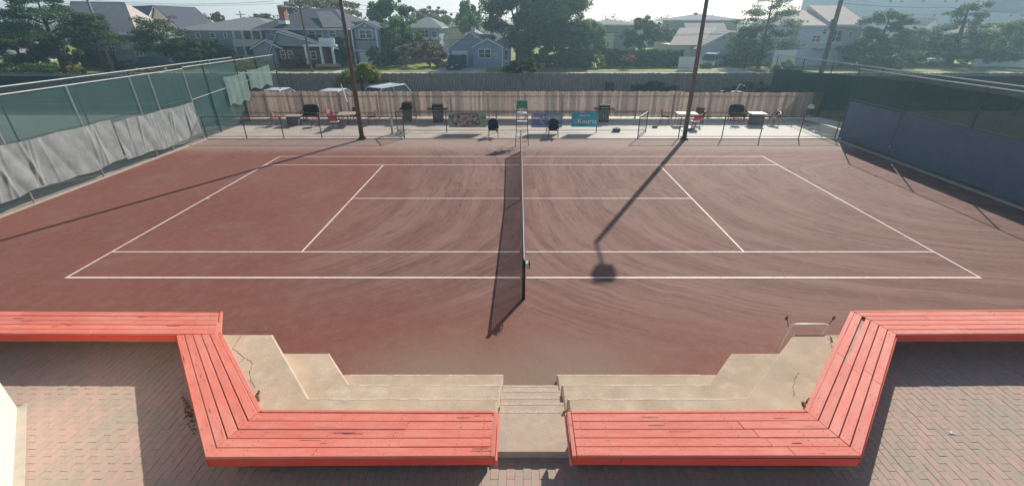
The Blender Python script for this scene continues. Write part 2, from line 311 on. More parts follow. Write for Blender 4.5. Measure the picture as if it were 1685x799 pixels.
# ------------------------------------------------------------------ mesh helpers
def link(name, me, parent=None, loc=(0, 0, 0), rot=(0, 0, 0)):
    o = bpy.data.objects.new(name, me); C.objects.link(o); o.location = loc; o.rotation_euler = rot
    if parent is not None: o.parent = parent
    return o
def tag(o, label=None, cat=None, group=None, kind=None):
    if label: o['label'] = label
    if cat: o['category'] = cat
    if group: o['group'] = group
    if kind: o['kind'] = kind
    return o
def thing(name, label, cat, loc=(0, 0, 0), rz=0, group=None):
    o = bpy.data.objects.new(name, None); C.objects.link(o); o.location = loc; o.rotation_euler = (0, 0, rz); o.empty_display_size = .2
    return tag(o, label, cat, group)
def dup(o, loc=None, rz=None, label=None, parent=None):
    c = o.copy(); C.objects.link(c)
    if loc is not None: c.location = loc
    if rz is not None: c.rotation_euler = (0, 0, rz)
    if label: c['label'] = label
    if parent is not None: c.parent = parent
    for ch in [x for x in bpy.data.objects if x.parent == o]:
        dup(ch, parent=c)
    return c
class MB:
    def __init__(s, off=(0, 0, 0)): s.v = []; s.f = []; s.off = Vector(off); s.mi = []; s.cur = 0
    def add(s, vs, fs):
        k = len(s.v); s.v += [tuple(Vector(p)-s.off) for p in vs]; s.f += [tuple(i+k for i in f) for f in fs]; s.mi += [s.cur]*len(fs)
        return s
    def box(s, x0, x1, y0, y1, z0, z1):
        vs = [(x0, y0, z0), (x1, y0, z0), (x1, y1, z0), (x0, y1, z0), (x0, y0, z1), (x1, y0, z1), (x1, y1, z1), (x0, y1, z1)]
        return s.add(vs, [(0, 3, 2, 1), (4, 5, 6, 7), (0, 1, 5, 4), (1, 2, 6, 5), (2, 3, 7, 6), (3, 0, 4, 7)])
    def cbox(s, c, sz, rz=0, rx=0, ry=0):
        m = Matrix.Translation(c) @ Matrix.Rotation(rz, 4, 'Z') @ Matrix.Rotation(ry, 4, 'Y') @ Matrix.Rotation(rx, 4, 'X')
        hx, hy, hz = sz[0]/2, sz[1]/2, sz[2]/2
        vs = [m @ Vector(p) for p in [(-hx, -hy, -hz), (hx, -hy, -hz), (hx, hy, -hz), (-hx, hy, -hz), (-hx, -hy, hz), (hx, -hy, hz), (hx, hy, hz), (-hx, hy, hz)]]
        return s.add(vs, [(0, 3, 2, 1), (4, 5, 6, 7), (0, 1, 5, 4), (1, 2, 6, 5), (2, 3, 7, 6), (3, 0, 4, 7)])
    def tube(s, pts, r, n=8, r2=None, cap=True):
        pts = [Vector(p) for p in pts]; N = len(pts); vs = []
        for i, p in enumerate(pts):
            d = (pts[min(i+1, N-1)]-pts[max(i-1, 0)]).normalized()
            a = d.orthogonal().normalized() if abs(d.z) < .9 else Vector((1, 0, 0))
            a = (a-d*a.dot(d)).normalized() if i == 0 else (pa-d*pa.dot(d)).normalized()
            pa = a
            b = d.cross(a); rr = r if r2 is None else r+(r2-r)*i/(N-1)
            if isinstance(r, (list, tuple)): rr = r[i]
            for k in range(n):
                t = 2*math.pi*k/n; vs.append(p+a*math.cos(t)*rr+b*math.sin(t)*rr)
        fs = [(i*n+k, i*n+(k+1) % n, (i+1)*n+(k+1) % n, (i+1)*n+k) for i in range(N-1) for k in range(n)]
        if cap: fs += [tuple(reversed(range(n))), tuple(range((N-1)*n, N*n))]
        return s.add(vs, fs)
    def prism(s, pts, z0, z1, ch=0):
        pts = [Vector((p[0], p[1])) for p in pts]; n = len(pts)
        if sum(pts[i].cross(pts[(i+1) % n]) for i in range(n)) < 0: pts.reverse()
        rings = [(pts, z0), (pts, z1-ch)]
        if ch:
            q = []
            for i in range(n):
                e1 = (pts[i]-pts[i-1]).normalized(); e2 = (pts[(i+1) % n]-pts[i]).normalized()
                n1 = Vector((-e1.y, e1.x)); n2 = Vector((-e2.y, e2.x)); bb = (n1+n2); q.append(pts[i]+bb*(ch/max(.2, 1+n1.dot(n2))))
            rings.append((q, z1))
        else: rings[1] = (pts, z1)
        vs = [(p.x, p.y, z) for rr, z in rings for p in rr]; fs = [tuple(reversed(range(n)))]
        for k in range(len(rings)-1):
            fs += [(k*n+i, k*n+(i+1) % n, (k+1)*n+(i+1) % n, (k+1)*n+i) for i in range(n)]
        fs.append(tuple(range((len(rings)-1)*n, len(rings)*n)))
        return s.add(vs, fs)
    def extr(s, pts, axis, a0, a1):
        # polygon in the two other axes extruded along axis ('x': pts=(y,z), 'y': pts=(x,z))
        n = len(pts); f = (lambda p, a: (a, p[0], p[1])) if axis == 'x' else (lambda p, a: (p[0], a, p[1]))
        vs = [f(p, a0) for p in pts]+[f(p, a1) for p in pts]
        fs = [tuple(range(n)), tuple(reversed(range(n, 2*n)))]+[(i, i+n, (i+1) % n+n, (i+1) % n) for i in range(n)]
        return s.add(vs, fs)
    def ell(s, c, r, nu=10, nv=6, rz=0):
        vs = [(0, 0, -1)]+[(math.cos(2*math.pi*i/nu)*math.cos(a), math.sin(2*math.pi*i/nu)*math.cos(a), math.sin(a)) for a in [math.pi*(j/nv-.5) for j in range(1, nv)] for i in range(nu)]+[(0, 0, 1)]
        cr, sr = math.cos(rz), math.sin(rz)
        vs = [(c[0]+x*r[0]*cr-y*r[1]*sr, c[1]+x*r[0]*sr+y*r[1]*cr, c[2]+z*r[2]) for x, y, z in vs]
        fs = [(0, 1+(i+1) % nu, 1+i) for i in range(nu)]
        for j in range(nv-2): fs += [(1+j*nu+i, 1+j*nu+(i+1) % nu, 1+(j+1)*nu+(i+1) % nu, 1+(j+1)*nu+i) for i in range(nu)]
        T = len(vs)-1; fs += [(T, 1+(nv-2)*nu+i, 1+(nv-2)*nu+(i+1) % nu) for i in range(nu)]
        return s.add(vs, fs)
    def mesh(s, name, m, smooth=False):
        me = bpy.data.meshes.new(name); me.from_pydata(s.v, [], s.f)
        for x in (m if isinstance(m, (list, tuple)) else [m]): me.materials.append(M[x] if isinstance(x, str) else x)
        if any(s.mi): me.polygons.foreach_set('material_index', s.mi)
        if smooth: me.shade_smooth()
        me.validate(); me.update()
        return me
    def build(s, name, m, parent=None, smooth=False, loc=(0, 0, 0), rot=(0, 0, 0)):
        return link(name, s.mesh(name, m, smooth), parent, loc, rot)

def curve_pts(f, n, a=0, b=1): return [f(a+(b-a)*i/n) for i in range(n+1)]
def text_obj(name, s, size, m, parent, loc, rot=(math.pi/2, 0, 0), ext=.003, align='CENTER', bold=0):
    cu = bpy.data.curves.new(name, 'FONT'); cu.body = s; cu.size = size; cu.extrude = ext; cu.align_x = align; cu.align_y = 'CENTER'; cu.offset = bold; cu.resolution_u = 3
    o = bpy.data.objects.new(name, cu); C.objects.link(o)
    dg = bpy.context.evaluated_depsgraph_get(); me = bpy.data.meshes.new_from_object(o.evaluated_get(dg)); bpy.data.objects.remove(o)
    me.materials.clear(); me.materials.append(M[m]); return link(name, me, parent, loc, rot)

# ------------------------------------------------------------------ ground and court (setting)
def sheet(name, x0, x1, y0, y1, z, m):
    return tag(MB().add([(x0, y0, z), (x1, y0, z), (x1, y1, z), (x0, y1, z)], [(0, 1, 2, 3)]).build(name, m), kind='structure')
sheet('ground', -900, 900, -60, 1500, -.03, 'ground')
court = sheet('clay_court', -17.9, 17.9, -3.6, 14.36, 0, 'clay')
def cline(x0, x1, y0, y1): MB().box(x0, x1, y0, y1, .003, .008).build('court_line', 'line', court)
lw = .05
cline(-11.885, -.08, 0, lw+.02); cline(.08, 11.885, 0, lw+.02)
cline(-11.885, -.08, 10.97-lw, 10.97); cline(.08, 11.885, 10.97-lw, 10.97)
for s in (-1, 1):
    a, b2 = sorted((s*11.885, s*(11.885-lw))); cline(a, b2, .072, 10.918)
    a, b2 = sorted((s*6.4, s*(6.4-lw))); cline(a, b2, 1.422, 9.548)
    a, b2 = sorted((s*6.348, s*.08)); cline(a, b2, 5.46, 5.46+lw)
    a, b2 = sorted((s*11.83, s*.08)); cline(a, b2, 1.37, 1.37+lw); cline(a, b2, 9.6-lw, 9.6)
    a, b2 = sorted((s*11.83, s*11.73)); cline(a, b2, 5.46, 5.46+lw)
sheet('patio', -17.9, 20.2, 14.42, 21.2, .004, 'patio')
MB().box(-17.9, 17.9, 14.36, 14.42, -.02, .03).build('edging_kerb', 'rail', court)
for s in (-1, 1):
    x = s*17.62
    MB().box(min(x, x+s*.1), max(x, x+s*.1), -3.3, 14.36, -.02, .05).build('edging_kerb', 'rail', court)
sheet('parking_lot', -46, 60, 21.2, 29.6, .002, 'asphalt')
sheet('street', -120, 140, 30.6, 47.2, .004, 'asphalt')
sheet('lawn', -120, 140, 47.4, 120, .010, 'grass')
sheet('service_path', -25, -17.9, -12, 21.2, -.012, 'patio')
nb = sheet('neighbouring_court', -60, -20.5, -12, 21.2, -.004, mat('grey green court', (.28, .33, .28), (.40, .42, .34), scale=.12, rough=.9))
sheet('neighbouring_court', 18.2, 60, -12, 21.2, -.004, mat('dark court', (.06, .075, .07), (.09, .1, .09), scale=.4, rough=.9))
dw = []
for (u0, u1, y0, y1) in ((718, 800, 47.2, 56), (1172, 1226, 47.5, 53.5), (560, 600, 47.3, 56)):
    p, q = atz(u0, 115), atz(u1, 115)
    sheet('driveway', p.x, q.x, y0, y1, .016, 'drive')
sheet('pavement', -120, 140, 47.2, 48.4, .02, 'drive')

# ------------------------------------------------------------------ terrace
ZT = .9
st = thing('concrete_stairs', 'worn concrete stairs between the two red benches going down to the clay court', 'stairs', (.09, -5, 0))
ny = [-5.12, -4.84, -4.54, -4.27, -3.97, -3.70]
o = MB(st.location); o.box(-.402, .582, -5.66, -5.12, .3, 1.02); o.build('landing', 'step', st)
for i in range(1, 6):
    z = 1.02-.17*i; jag = .0
    mb = MB(st.location); y0, y1 = ny[i-1]+.002, ny[i]
    # slightly rounded, chipped nosing
    n = 14; vs = []; fs = []
    for k in range(n+1):
        x = -.402+.984*k/n; c = random.uniform(.0, .014)
        vs += [(x, y0, z-.3), (x, y0, z), (x, y1-.035-c, z), (x, y1-c*.6, z-.03-c), (x, y1, z-.3)]
    for k in range(n):
        a = k*5; fs += [(a+j, a+j+1, a+5+j+1, a+5+j) for j in range(4)]+[(a+4, a, a+5, a+9)]
    fs += [(4, 3, 2, 1, 0), (n*5, n*5+1, n*5+2, n*5+3, n*5+4)]
    mb.add(vs, fs); stp = mb.build('step', 'step', st)
    MB(st.location).box(-.395, .575, y1-.082, y1-.036, z-.004, z+.0032).build('nosing', 'stepedge', stp)
    MB(st.location).box(-.395, .575, y0+.001, y0+.024, z-.004, z+.002).build('riser_shade', 'rust', stp)  # dark strip at the tread's back, painted in as riser shade
    d_ = MB(st.location)
    for k in range(60):
        x = random.uniform(-.39, .57); dd = random.random()**2*.07; d_.cbox((x, y0+dd+.008, z+.003), (random.uniform(.008, .05), random.uniform(.004, .02), .005), random.uniform(-.4, .4))
    dbo = d_.build('debris', 'lit', st); dbo['kind'] = 'stuff'
def crack(parent, pts, z, off):
    p = [Vector(a) for a in pts]; q = []
    for a, b in zip(p[:-1], p[1:]):
        for k in range(6): q.append(a.lerp(b, k/6)+Vector((random.uniform(-.018, .018), random.uniform(-.018, .018))))
    q.append(p[-1]); mb = MB(off)
    for a, b in zip(q[:-1], q[1:]):
        d = (b-a).normalized(); nn = Vector((-d.y, d.x))*random.uniform(.0018, .0045)
        mb.add([(a.x-nn.x, a.y-nn.y, z), (b.x-nn.x, b.y-nn.y, z), (b.x+nn.x, b.y+nn.y, z), (a.x+nn.x, a.y+nn.y, z)], [(0, 1, 2, 3)])
    return mb.build('crack', 'crack', parent)
def seating(s, label):
    xi = -.40 if s < 0 else .58
    X = (lambda a: -a) if s < 0 else (lambda a: a)
    t = thing('concrete_seating', label, 'terrace seating', (X(3), -4.2, 0), group='stepped concrete seating beside the stairs')
    g = .0
    a1, a2, b1, b2 = (3.21, 4.48, 2.93, 3.55) if s < 0 else (3.24, 4.76, 3.06, 3.74)
    e = abs(xi)
    MB(t.location).prism([(X(e), -3.47), (X(5.2), -3.47), (X(3.6), -5.2), (X(e), -5.2)], -.1, .18, .028).build('lower_tier', 'concrete', t)
    MB(t.location).prism([(X(e+.01), -4.11), (X(b1), -4.11), (X(b2), -3.385), (X(5.4), -3.385), (X(3.7), -5.22), (X(e+.01), -5.22)], .18, .6, .028).build('middle_tier', 'concrete', t)
    q_ = (3.74, 5.68) if s < 0 else (3.82, 5.92)
    MB(t.location).prism([(X(a1), -4.78), (X(a2), -3.38), (X(q_[1]), -3.38), (X(q_[1]-.06), -3.74), (X(q_[0]), -5.66), (X(e+.02), -5.66), (X(e+.02), -4.78)], .6, 1.02, .028).build('upper_tier', 'concrete', t)
    def edge_strip(pts, z, w_=.03):
        mb = MB(t.location); P_ = [Vector((X(q[0]), q[1])) for q in pts]
        for a_, c_ in zip(P_[:-1], P_[1:]):
            d = (c_-a_).normalized(); nn = Vector((-d.y, d.x))*(1 if X(1) > 0 else -1)
            nn = nn if nn.y < 0 or abs(nn.y) < .5 and nn.x*X(1) > 0 else -nn
            k = max(2, int((c_-a_).length/.16))
            for i in range(k):
                p0, p1 = a_.lerp(c_, i/k), a_.lerp(c_, (i+1)/k); w1 = w_*random.uniform(.5, 1.25)
                mb.add([(p0.x+nn.x*.026, p0.y+nn.y*.026, z), (p1.x+nn.x*.026, p1.y+nn.y*.026, z), (p1.x+nn.x*(.026+w1), p1.y+nn.y*(.026+w1), z), (p0.x+nn.x*(.026+w1), p0.y+nn.y*(.026+w1), z)], [(0, 1, 2, 3)])
        o_ = mb.build('pale_edge', 'nosing', t)  # paler strip along each tier's front edge
    edge_strip([(e+.02, -4.78), (a1, -4.78)], 1.0222); edge_strip([(e+.01, -4.11), (b1, -4.11)], .6022); edge_strip([(e, -3.47), (3.2, -3.47)], .1822)
    if s < 0:
        crack(t, [(-5.0, -3.45), (-4.95, -3.75), (-4.62, -3.98), (-4.42, -4.1)], 1.0225, t.location); crack(t, [(-4.62, -3.98), (-4.72, -4.25)], 1.0225, t.location)
        crack(t, [(-4.42, -4.1), (-4.34, -4.35), (-4.1, -4.6)], 1.0225, t.location)
    else:
        crack(t, [(5.3, -3.5), (5.2, -3.75), (5.05, -3.95)], 1.0225, t.location); crack(t, [(4.3, -4.3), (4.1, -4.5), (3.95, -4.75)], 1.0225, t.location)
    return t
seating(-1, 'pale concrete seating tiers left of the stairs, with branching cracks near the top')
seating(1, 'pale concrete seating tiers right of the stairs, below the steel push handle')
for s in (-1, 1):
    x0, x1 = sorted((5.925 if s > 0 else -5.685, s*17.9))
    tag(MB().box(x0, x1, -3.44, -3.38, -.1, 1.0).build('retaining_wall', 'concrete'), 'low concrete retaining wall under the far %s end of the red bench' % ('left' if s < 0 else 'right'), 'wall')
# paving: bed + bricks
bm_ = MB()
for q in ([(-18, -16), (18, -16), (18, -5.665), (-18, -5.665)], [(-18, -5.665), (-3.78, -5.665), (-5.72, -3.60), (-5.72, -3.45), (-18, -3.45)], [(3.86, -5.665), (18, -5.665), (18, -3.45), (6.0, -3.45), (6.0, -3.68)]): bm_.prism(q, .3, ZT-.005)
bed = tag(bm_.build('brick_paving', 'mortar'), kind='structure')
slots = []
bl, bw, j = .205, .1025, .0026
ix = 0
def inside(x, y):
    if -.42 < x < .60 and y > -5.70: return False
    if y < -5.77: return True
    lim = (3.78+(y+5.69)*.934 if x < 0 else 3.86+(y+5.69)*1.061)+.12
    return y < -3.57 and abs(x) > lim
x = -9.9
while x < 10.2:
    y = -8.2+(bl/2 if ix % 2 else 0)
    while y < -3.60:
        xc, yc = x+bw/2, y+bl/2
        if inside(xc, yc):
            d = (Vector((xc, yc, ZT))-cam.location).length
            # seen by the camera and not under the bench?
            rel = Vector((xc, yc, ZT))-cam.location; f = rel.y*_c-rel.z*_s; up = rel.y*_s+rel.z*_c
            uu = PU+FPX*rel.x/f if f > 0 else -1; vv = PV-FPX*up/f if f > 0 else -1
            vis = f > 0 and -30 < uu < 1715 and vv < 830
            hid = (343 < uu < 812 and vv < 768) or (945 < uu < 1410 and vv < 768)
            if vis: slots.append((d+(100 if hid else 0), xc, yc))
        y += bl
    x += bw; ix += 1
slots.sort()
def brick_geo(mb, xc, yc, z, hx, hy, tl=(0, 0)):
    c = .0022; zz = lambda a, b: z+tl[0]*a+tl[1]*b
    vs = [(xc+a*hx, yc+b*hy, ZT-.05) for a, b in ((-1, -1), (1, -1), (1, 1), (-1, 1))]+[(xc+a*hx, yc+b*hy, zz(a, b)-c) for a, b in ((-1, -1), (1, -1), (1, 1), (-1, 1))]+[(xc+a*(hx-c), yc+b*(hy-c), zz(a, b)) for a, b in ((-1, -1), (1, -1), (1, 1), (-1, 1))]
    fs = [(0, 1, 5, 4), (1, 2, 6, 5), (2, 3, 7, 6), (3, 0, 4, 7), (4, 5, 9, 8), (5, 6, 10, 9), (6, 7, 11, 10), (7, 4, 8, 11), (8, 9, 10, 11)]
    mb.add(vs, fs)
bm_var = []
for k in range(6):
    mb = MB((0, 0, ZT)); brick_geo(mb, 0, 0, ZT, bw/2-j/2, bl/2-j/2, (random.uniform(-.0012, .0012), random.uniform(-.0016, .0016))); bm_var.append(mb.mesh('brick', 'paver'))
for i, (d, xc, yc) in enumerate(slots[:300]):
    link('brick', bm_var[i % 6], bed, (xc, yc, ZT+random.uniform(-.002, .003)))
mb = MB(); tones = []
for (d, xc, yc) in slots[300:]:
    brick_geo(mb, xc, yc, ZT+random.uniform(-.002, .003), bw/2-j/2, bl/2-j/2, (random.uniform(-.0012, .0012), random.uniform(-.0016, .0016)))
    tones += [random.random()]*9
rb = mb.build('brick', 'paver', bed); rb['kind'] = 'stuff'
at_ = rb.data.attributes.new('tone', 'FLOAT', 'FACE'); at_.data.foreach_set('value', tones)

# cream building corner at the far left
wl = thing('building_wall', 'cream stucco wall corner at the left edge of the brick terrace', 'wall', (-7.44, -4.89, ZT))
MB(wl.location).prism([(-7.44, -4.89), (-5.6, -6.70), (-7.4, -8.3), (-9.4, -6.4)], .5, 4.6).build('wall', 'stucco', wl)
MB(wl.location).prism([(-7.40, -4.80), (-5.5, -6.66), (-5.6, -6.74), (-7.44, -4.93)], .5, ZT+.03).build('base_strip', 'rail', wl)

# ------------------------------------------------------------------ benches
ZB = 1.40
def plank(root, quad, z=ZB, name='plank', th=.036, ch=.004, m='paint'):
    """quad = four plan points, first edge p0-p1 runs along the plank"""
    p = [Vector((q[0], q[1])) for q in quad]; d = p[1]-p[0]; ang = math.atan2(d.y, d.x); o = p[0]
    loc = [Matrix.Rotation(-ang, 2) @ (q-o) for q in p]
    mb = MB(); mb.prism([(q.x, q.y) for q in loc], -th, 0, ch)
    z += random.uniform(-.003, .003)
    return mb.build(name, m, root, loc=(o.x-root.location.x, o.y-root.location.y, z-root.location.z), rot=(0, 0, ang))
def run(root, o0, o1, i0, i1, n, gap=.007, split=None, taper=None):
    """n planks between the outer edge o0-o1 and the inner edge i0-i1; split = cut positions 0..1"""
    o0, o1, i0, i1 = [Vector(q) for q in (o0, o1, i0, i1)]
    W = (i0-o0).length
    for k in range(n):
        a = k/n; b = (k+1)/n; e = gap/2/((i0-o0).cross((o1-o0).normalized()).__abs__())
        ga, gb = a+e, b-e
        cuts = [0]+(sorted(split(k)) if split else [])+[1]
        dl = .0015/(o1-o0).length
        for c0, c1 in zip(cuts[:-1], cuts[1:]):
            c0 += dl; c1 -= dl
            L0, L1 = o0.lerp(i0, ga), o1.lerp(i1, ga); H0, H1 = o0.lerp(i0, gb), o1.lerp(i1, gb)
            wv = random.uniform(-.0015, .0015)
            if taper and (k, cuts.index(max(c for c in cuts if c <= c0))) == taper[0]: H1 = H1.lerp(L1, taper[1])
            plank(root, [L0.lerp(L1, c0), L0.lerp(L1, c1), H0.lerp(H1, c1)+Vector((0, wv)), H0.lerp(H1, c0)+Vector((0, -wv))])
def fascia(root, p, q, z0, z1, t=.03, out=1, m='paintshade'):
    z1 -= .0375
    p, q = Vector(p), Vector(q); d = (q-p).normalized(); nn = Vector((d.y, -d.x))*t*out
    ang = math.atan2(d.y, d.x); L = (q-p).length
    mb = MB(); hh = [(0, 0), (L, 0), (L, -t*out), (0, -t*out)]; mb.prism(hh, 0, z1-z0, .003)
    return mb.build('fascia_board', m, root, loc=(p.x-root.location.x, p.y-root.location.y, z0-root.location.z), rot=(0, 0, ang))
def offs(p, q, d):
    p, q = Vector(p), Vector(q); e = (q-p).normalized(); nn = Vector((e.y, -e.x))*d; return p+nn, q+nn
def post(root, x, y, w=.09, d=.26, rz=0):
    z0 = 1.02 if abs(x) < 5.6 else ZT
    MB(root.location).cbox((x, y+(.12 if abs(rz) < .1 else .05), (z0+ZB-.05)/2), (w, d, ZB-.06-z0), rz).build('support', 'rust', root)
def sun_block(root, pts, label=None):  # base wall under the boards, added to keep sun from passing beneath
    MB(root.location).prism(pts, .95, 1.355).build('sun_block_wall', 'concrete', root)
# left bench: near run, diagonal, long run along the court
lb = thing('slatted_bench', 'red painted slatted bench left of the stairs, bending back towards the court', 'bench', (-3.5, -5.4, ZT), group='red slatted benches on the brick terrace')
OL, IL = (-3.80, -6.02), (-3.53, -5.385)
run(lb, OL, (-.455, -6.00), IL, (-.455, -5.40), 5, split=lambda k: [[.37], [.66], [.66], [.66], []][k][:1])
run(lb, (-.447, -6.005), (-.392, -6.005), (-.447, -5.365), (-.392, -5.365), 1)
run(lb, (-3.50, -5.378), (-.455, -5.393), (-3.475, -5.335), (-.455, -5.352), 1, gap=.002)
OD, ID = (-5.72, -3.855), (-5.045, -3.835)
run(lb, (-3.80, -6.02), OD, (-3.53, -5.385), ID, 5, gap=.012)
run(lb, (-3.531, -5.386), (-5.046, -3.839), (-3.493, -5.345), (-4.998, -3.808), 1, gap=.002)
run(lb, (-14.5, -3.80), (-5.07, -3.84), (-14.5, -3.20), (-5.40, -3.26), 5, split=lambda k: [[.30, .78], [.52, .9], [.36, .71], [.44, .86], [.62, .80]][k])
run(lb, (-5.055, -3.83), (-5.01, -3.80), (-5.385, -3.25), (-5.345, -3.235), 1, gap=.002)
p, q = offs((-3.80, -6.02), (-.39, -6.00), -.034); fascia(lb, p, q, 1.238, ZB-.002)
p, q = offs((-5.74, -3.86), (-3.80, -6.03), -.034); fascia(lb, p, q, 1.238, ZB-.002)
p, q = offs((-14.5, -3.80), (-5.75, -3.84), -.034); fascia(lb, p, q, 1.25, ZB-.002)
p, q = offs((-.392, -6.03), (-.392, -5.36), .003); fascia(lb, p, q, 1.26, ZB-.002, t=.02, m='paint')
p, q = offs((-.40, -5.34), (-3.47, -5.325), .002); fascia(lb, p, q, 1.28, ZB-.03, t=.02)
sun_block(lb, [(-.47, -5.79), (-.47, -5.45), (-3.55, -5.45), (-5.10, -3.86), (-5.45, -3.28), (-14.5, -3.26), (-14.5, -3.42), (-5.60, -3.42), (-5.52, -3.84), (-3.70, -5.79)])
# right bench
rbn = thing('slatted_bench', 'red painted slatted bench right of the stairs, with a gaping board in its slanting part', 'bench', (3.6, -5.4, ZT), group='red slatted benches on the brick terrace')
OR_, IR = (3.93, -6.00), (3.68, -5.385)
run(rbn, (.575, -6.00), OR_, (.575, -5.40), IR, 5, split=lambda k: [[.77], [.72], [.70], [.67], []][k])
run(rbn, (.517, -6.005), (.568, -6.005), (.517, -5.365), (.568, -5.365), 1)
run(rbn, (.575, -5.393), (3.66, -5.378), (.575, -5.352), (3.645, -5.337), 1, gap=.002)
PO, PI_ = (6.07, -3.845), (5.80, -3.255)
run(rbn, OR_, PO, IR, PI_, 5, gap=.013, split=lambda k: [.50+.03*math.sin(k*2)], taper=((3, 1), .42))
run(rbn, (3.681, -5.386), (5.801, -3.256), (3.640, -5.350), (5.757, -3.215), 1, gap=.002, split=lambda k: [.47])
run(rbn, PO, (14.5, -3.77), PI_, (14.5, -3.18), 5, split=lambda k: [[.14, .5], [.33, .8], [.22, .6], [.12, .45], [.27, .7]][k])
run(rbn, (5.80, -3.248), (14.5, -3.173), (5.765, -3.212), (14.5, -3.138), 1, gap=.002, split=lambda k: [.11, .5])
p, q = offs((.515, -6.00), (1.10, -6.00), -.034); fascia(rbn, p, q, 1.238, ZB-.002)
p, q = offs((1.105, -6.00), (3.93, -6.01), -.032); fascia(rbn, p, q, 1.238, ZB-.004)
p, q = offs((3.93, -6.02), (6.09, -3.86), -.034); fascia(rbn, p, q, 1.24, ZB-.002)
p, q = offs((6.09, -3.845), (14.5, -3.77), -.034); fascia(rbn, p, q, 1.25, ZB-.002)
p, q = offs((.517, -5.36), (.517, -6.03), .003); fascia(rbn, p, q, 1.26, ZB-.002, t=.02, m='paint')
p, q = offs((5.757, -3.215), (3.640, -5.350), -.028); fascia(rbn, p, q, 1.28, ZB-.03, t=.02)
sun_block(rbn, [(.60, -5.79), (.60, -5.45), (3.70, -5.45), (5.80, -3.30), (14.5, -3.24), (14.5, -3.40), (6.0, -3.42), (5.92, -3.74), (3.85, -5.79)])
# screw heads and drying splits in the boards
def wear(root, runs):
    sc_m = MB(root.location); sp_m = MB(root.location)
    for (o0, o1, i0, i1) in runs:
        o0, o1, i0, i1 = [Vector(q) for q in (o0, o1, i0, i1)]; L = (o1-o0).length; d = (o1-o0).normalized(); ang = math.atan2(d.y, d.x)
        for k in range(5):
            for f in [.03]+[(i+.5)/int(L/.75) for i in range(int(L/.75))]+[.97]:
                for e in (.28, .72):
                    a = (k+e)/5; p = o0.lerp(i0, a).lerp(o1.lerp(i1, a), f+random.uniform(-.003, .003)); sc_m.prism([(p.x+.0045*math.cos(t*1.047), p.y+.0045*math.sin(t*1.047)) for t in range(6)], ZB-.002, ZB+.0035)
        for q in range(int(L*2.8)):
            k = random.randint(0, 4); a = (k+random.uniform(.2, .8))/5; f = random.uniform(.04, .94); ln = random.uniform(.05, .28)
            p = o0.lerp(i0, a).lerp(o1.lerp(i1, a), f); nn = Vector((-d.y, d.x)); w_ = random.uniform(.0006, .0018)
            pts = [p, p+d*ln*.4+nn*w_, p+d*ln+nn*.001, p+d*ln*.45-nn*w_]
            sp_m.prism([(v.x, v.y) for v in pts], ZB-.002, ZB+.0034)
    a = sc_m.build('screw_heads', 'rust', root); a['kind'] = 'stuff'; b = sp_m.build('board_splits', 'maroon', root); b['kind'] = 'stuff'
wear(lb, [(OL, (-.455, -6.00), IL, (-.455, -5.40)), ((-3.80, -6.02), OD, (-3.53, -5.385), ID), ((-9.6, -3.82), (-5.07, -3.84), (-9.6, -3.22), (-5.40, -3.26))])
wear(rbn, [((.575, -6.00), OR_, (.575, -5.40), IR), (OR_, PO, IR, PI_), (PO, (9.6, -3.81), PI_, (9.6, -3.22))])
# rusty brackets on the seating beside the inner corners of the benches
for lab, (x, y) in (('small rusty bracket on the concrete beside the left bench corner', (-3.96, -4.78)), ('small rusty bracket on the concrete beside the right bench corner', (4.02, -4.95))):
    b_ = thing('rusty_bracket', lab, 'bracket', (x, y, 1.022), R(32) if x < 0 else R(-35))
    s = .7 if x < 0 else 1.2
    MB((0, 0, 0)).cbox((0, -.09*s, .01), (.05*s, .09*s, .02), .05).build('plate', 'rust', b_)
    MB((0, 0, 0)).cbox((-.01*s, -.01*s, .014), (.03*s, .07*s, .02), .6).cbox((-.03*s, .03*s, .012), (.04*s, .03*s, .018), .2).build('hinge', 'rust', b_)
    MB((0, 0, 0)).cbox((.02*s, .10*s, .012), (.045*s, .06*s, .02), -.3).ell((.03*s, .15*s, .014), (.018*s, .014*s, .014)).build('latch', 'rust', b_)
# leaf litter beside the left bench
mb = MB()
for k in range(100):
    a = random.gauss(0, 1); b = random.gauss(0, 1); x = -5.13+.07*a+.10*b; y = -4.95+.16*b-.02*a
    x = -4.90-(y+4.9)*.88+.035*a-.05
    s = random.uniform(.006, .018); r_ = random.uniform(0, 6.28)
    mb.cbox((x, y, ZT+.008+random.uniform(0, .01)), (s*2, s, .003), r_, random.uniform(-.4, .4))
tag(mb.build('leaf_litter', 'lit'), 'dry leaf litter heaped on the pavers beside the slanting left bench', 'leaves', kind='stuff')
sp_ = atz(1565, 711, ZT+.01)
tag(MB().cbox((sp_.x, sp_.y, ZT+.014), (.05, .03, .006), .5, .2).cbox((sp_.x+.03, sp_.y-.02, ZT+.012), (.03, .02, .005), -.3, .2).build('paper_scrap', 'white'), 'tiny white scrap of paper on the sunlit pavers at right', 'litter')

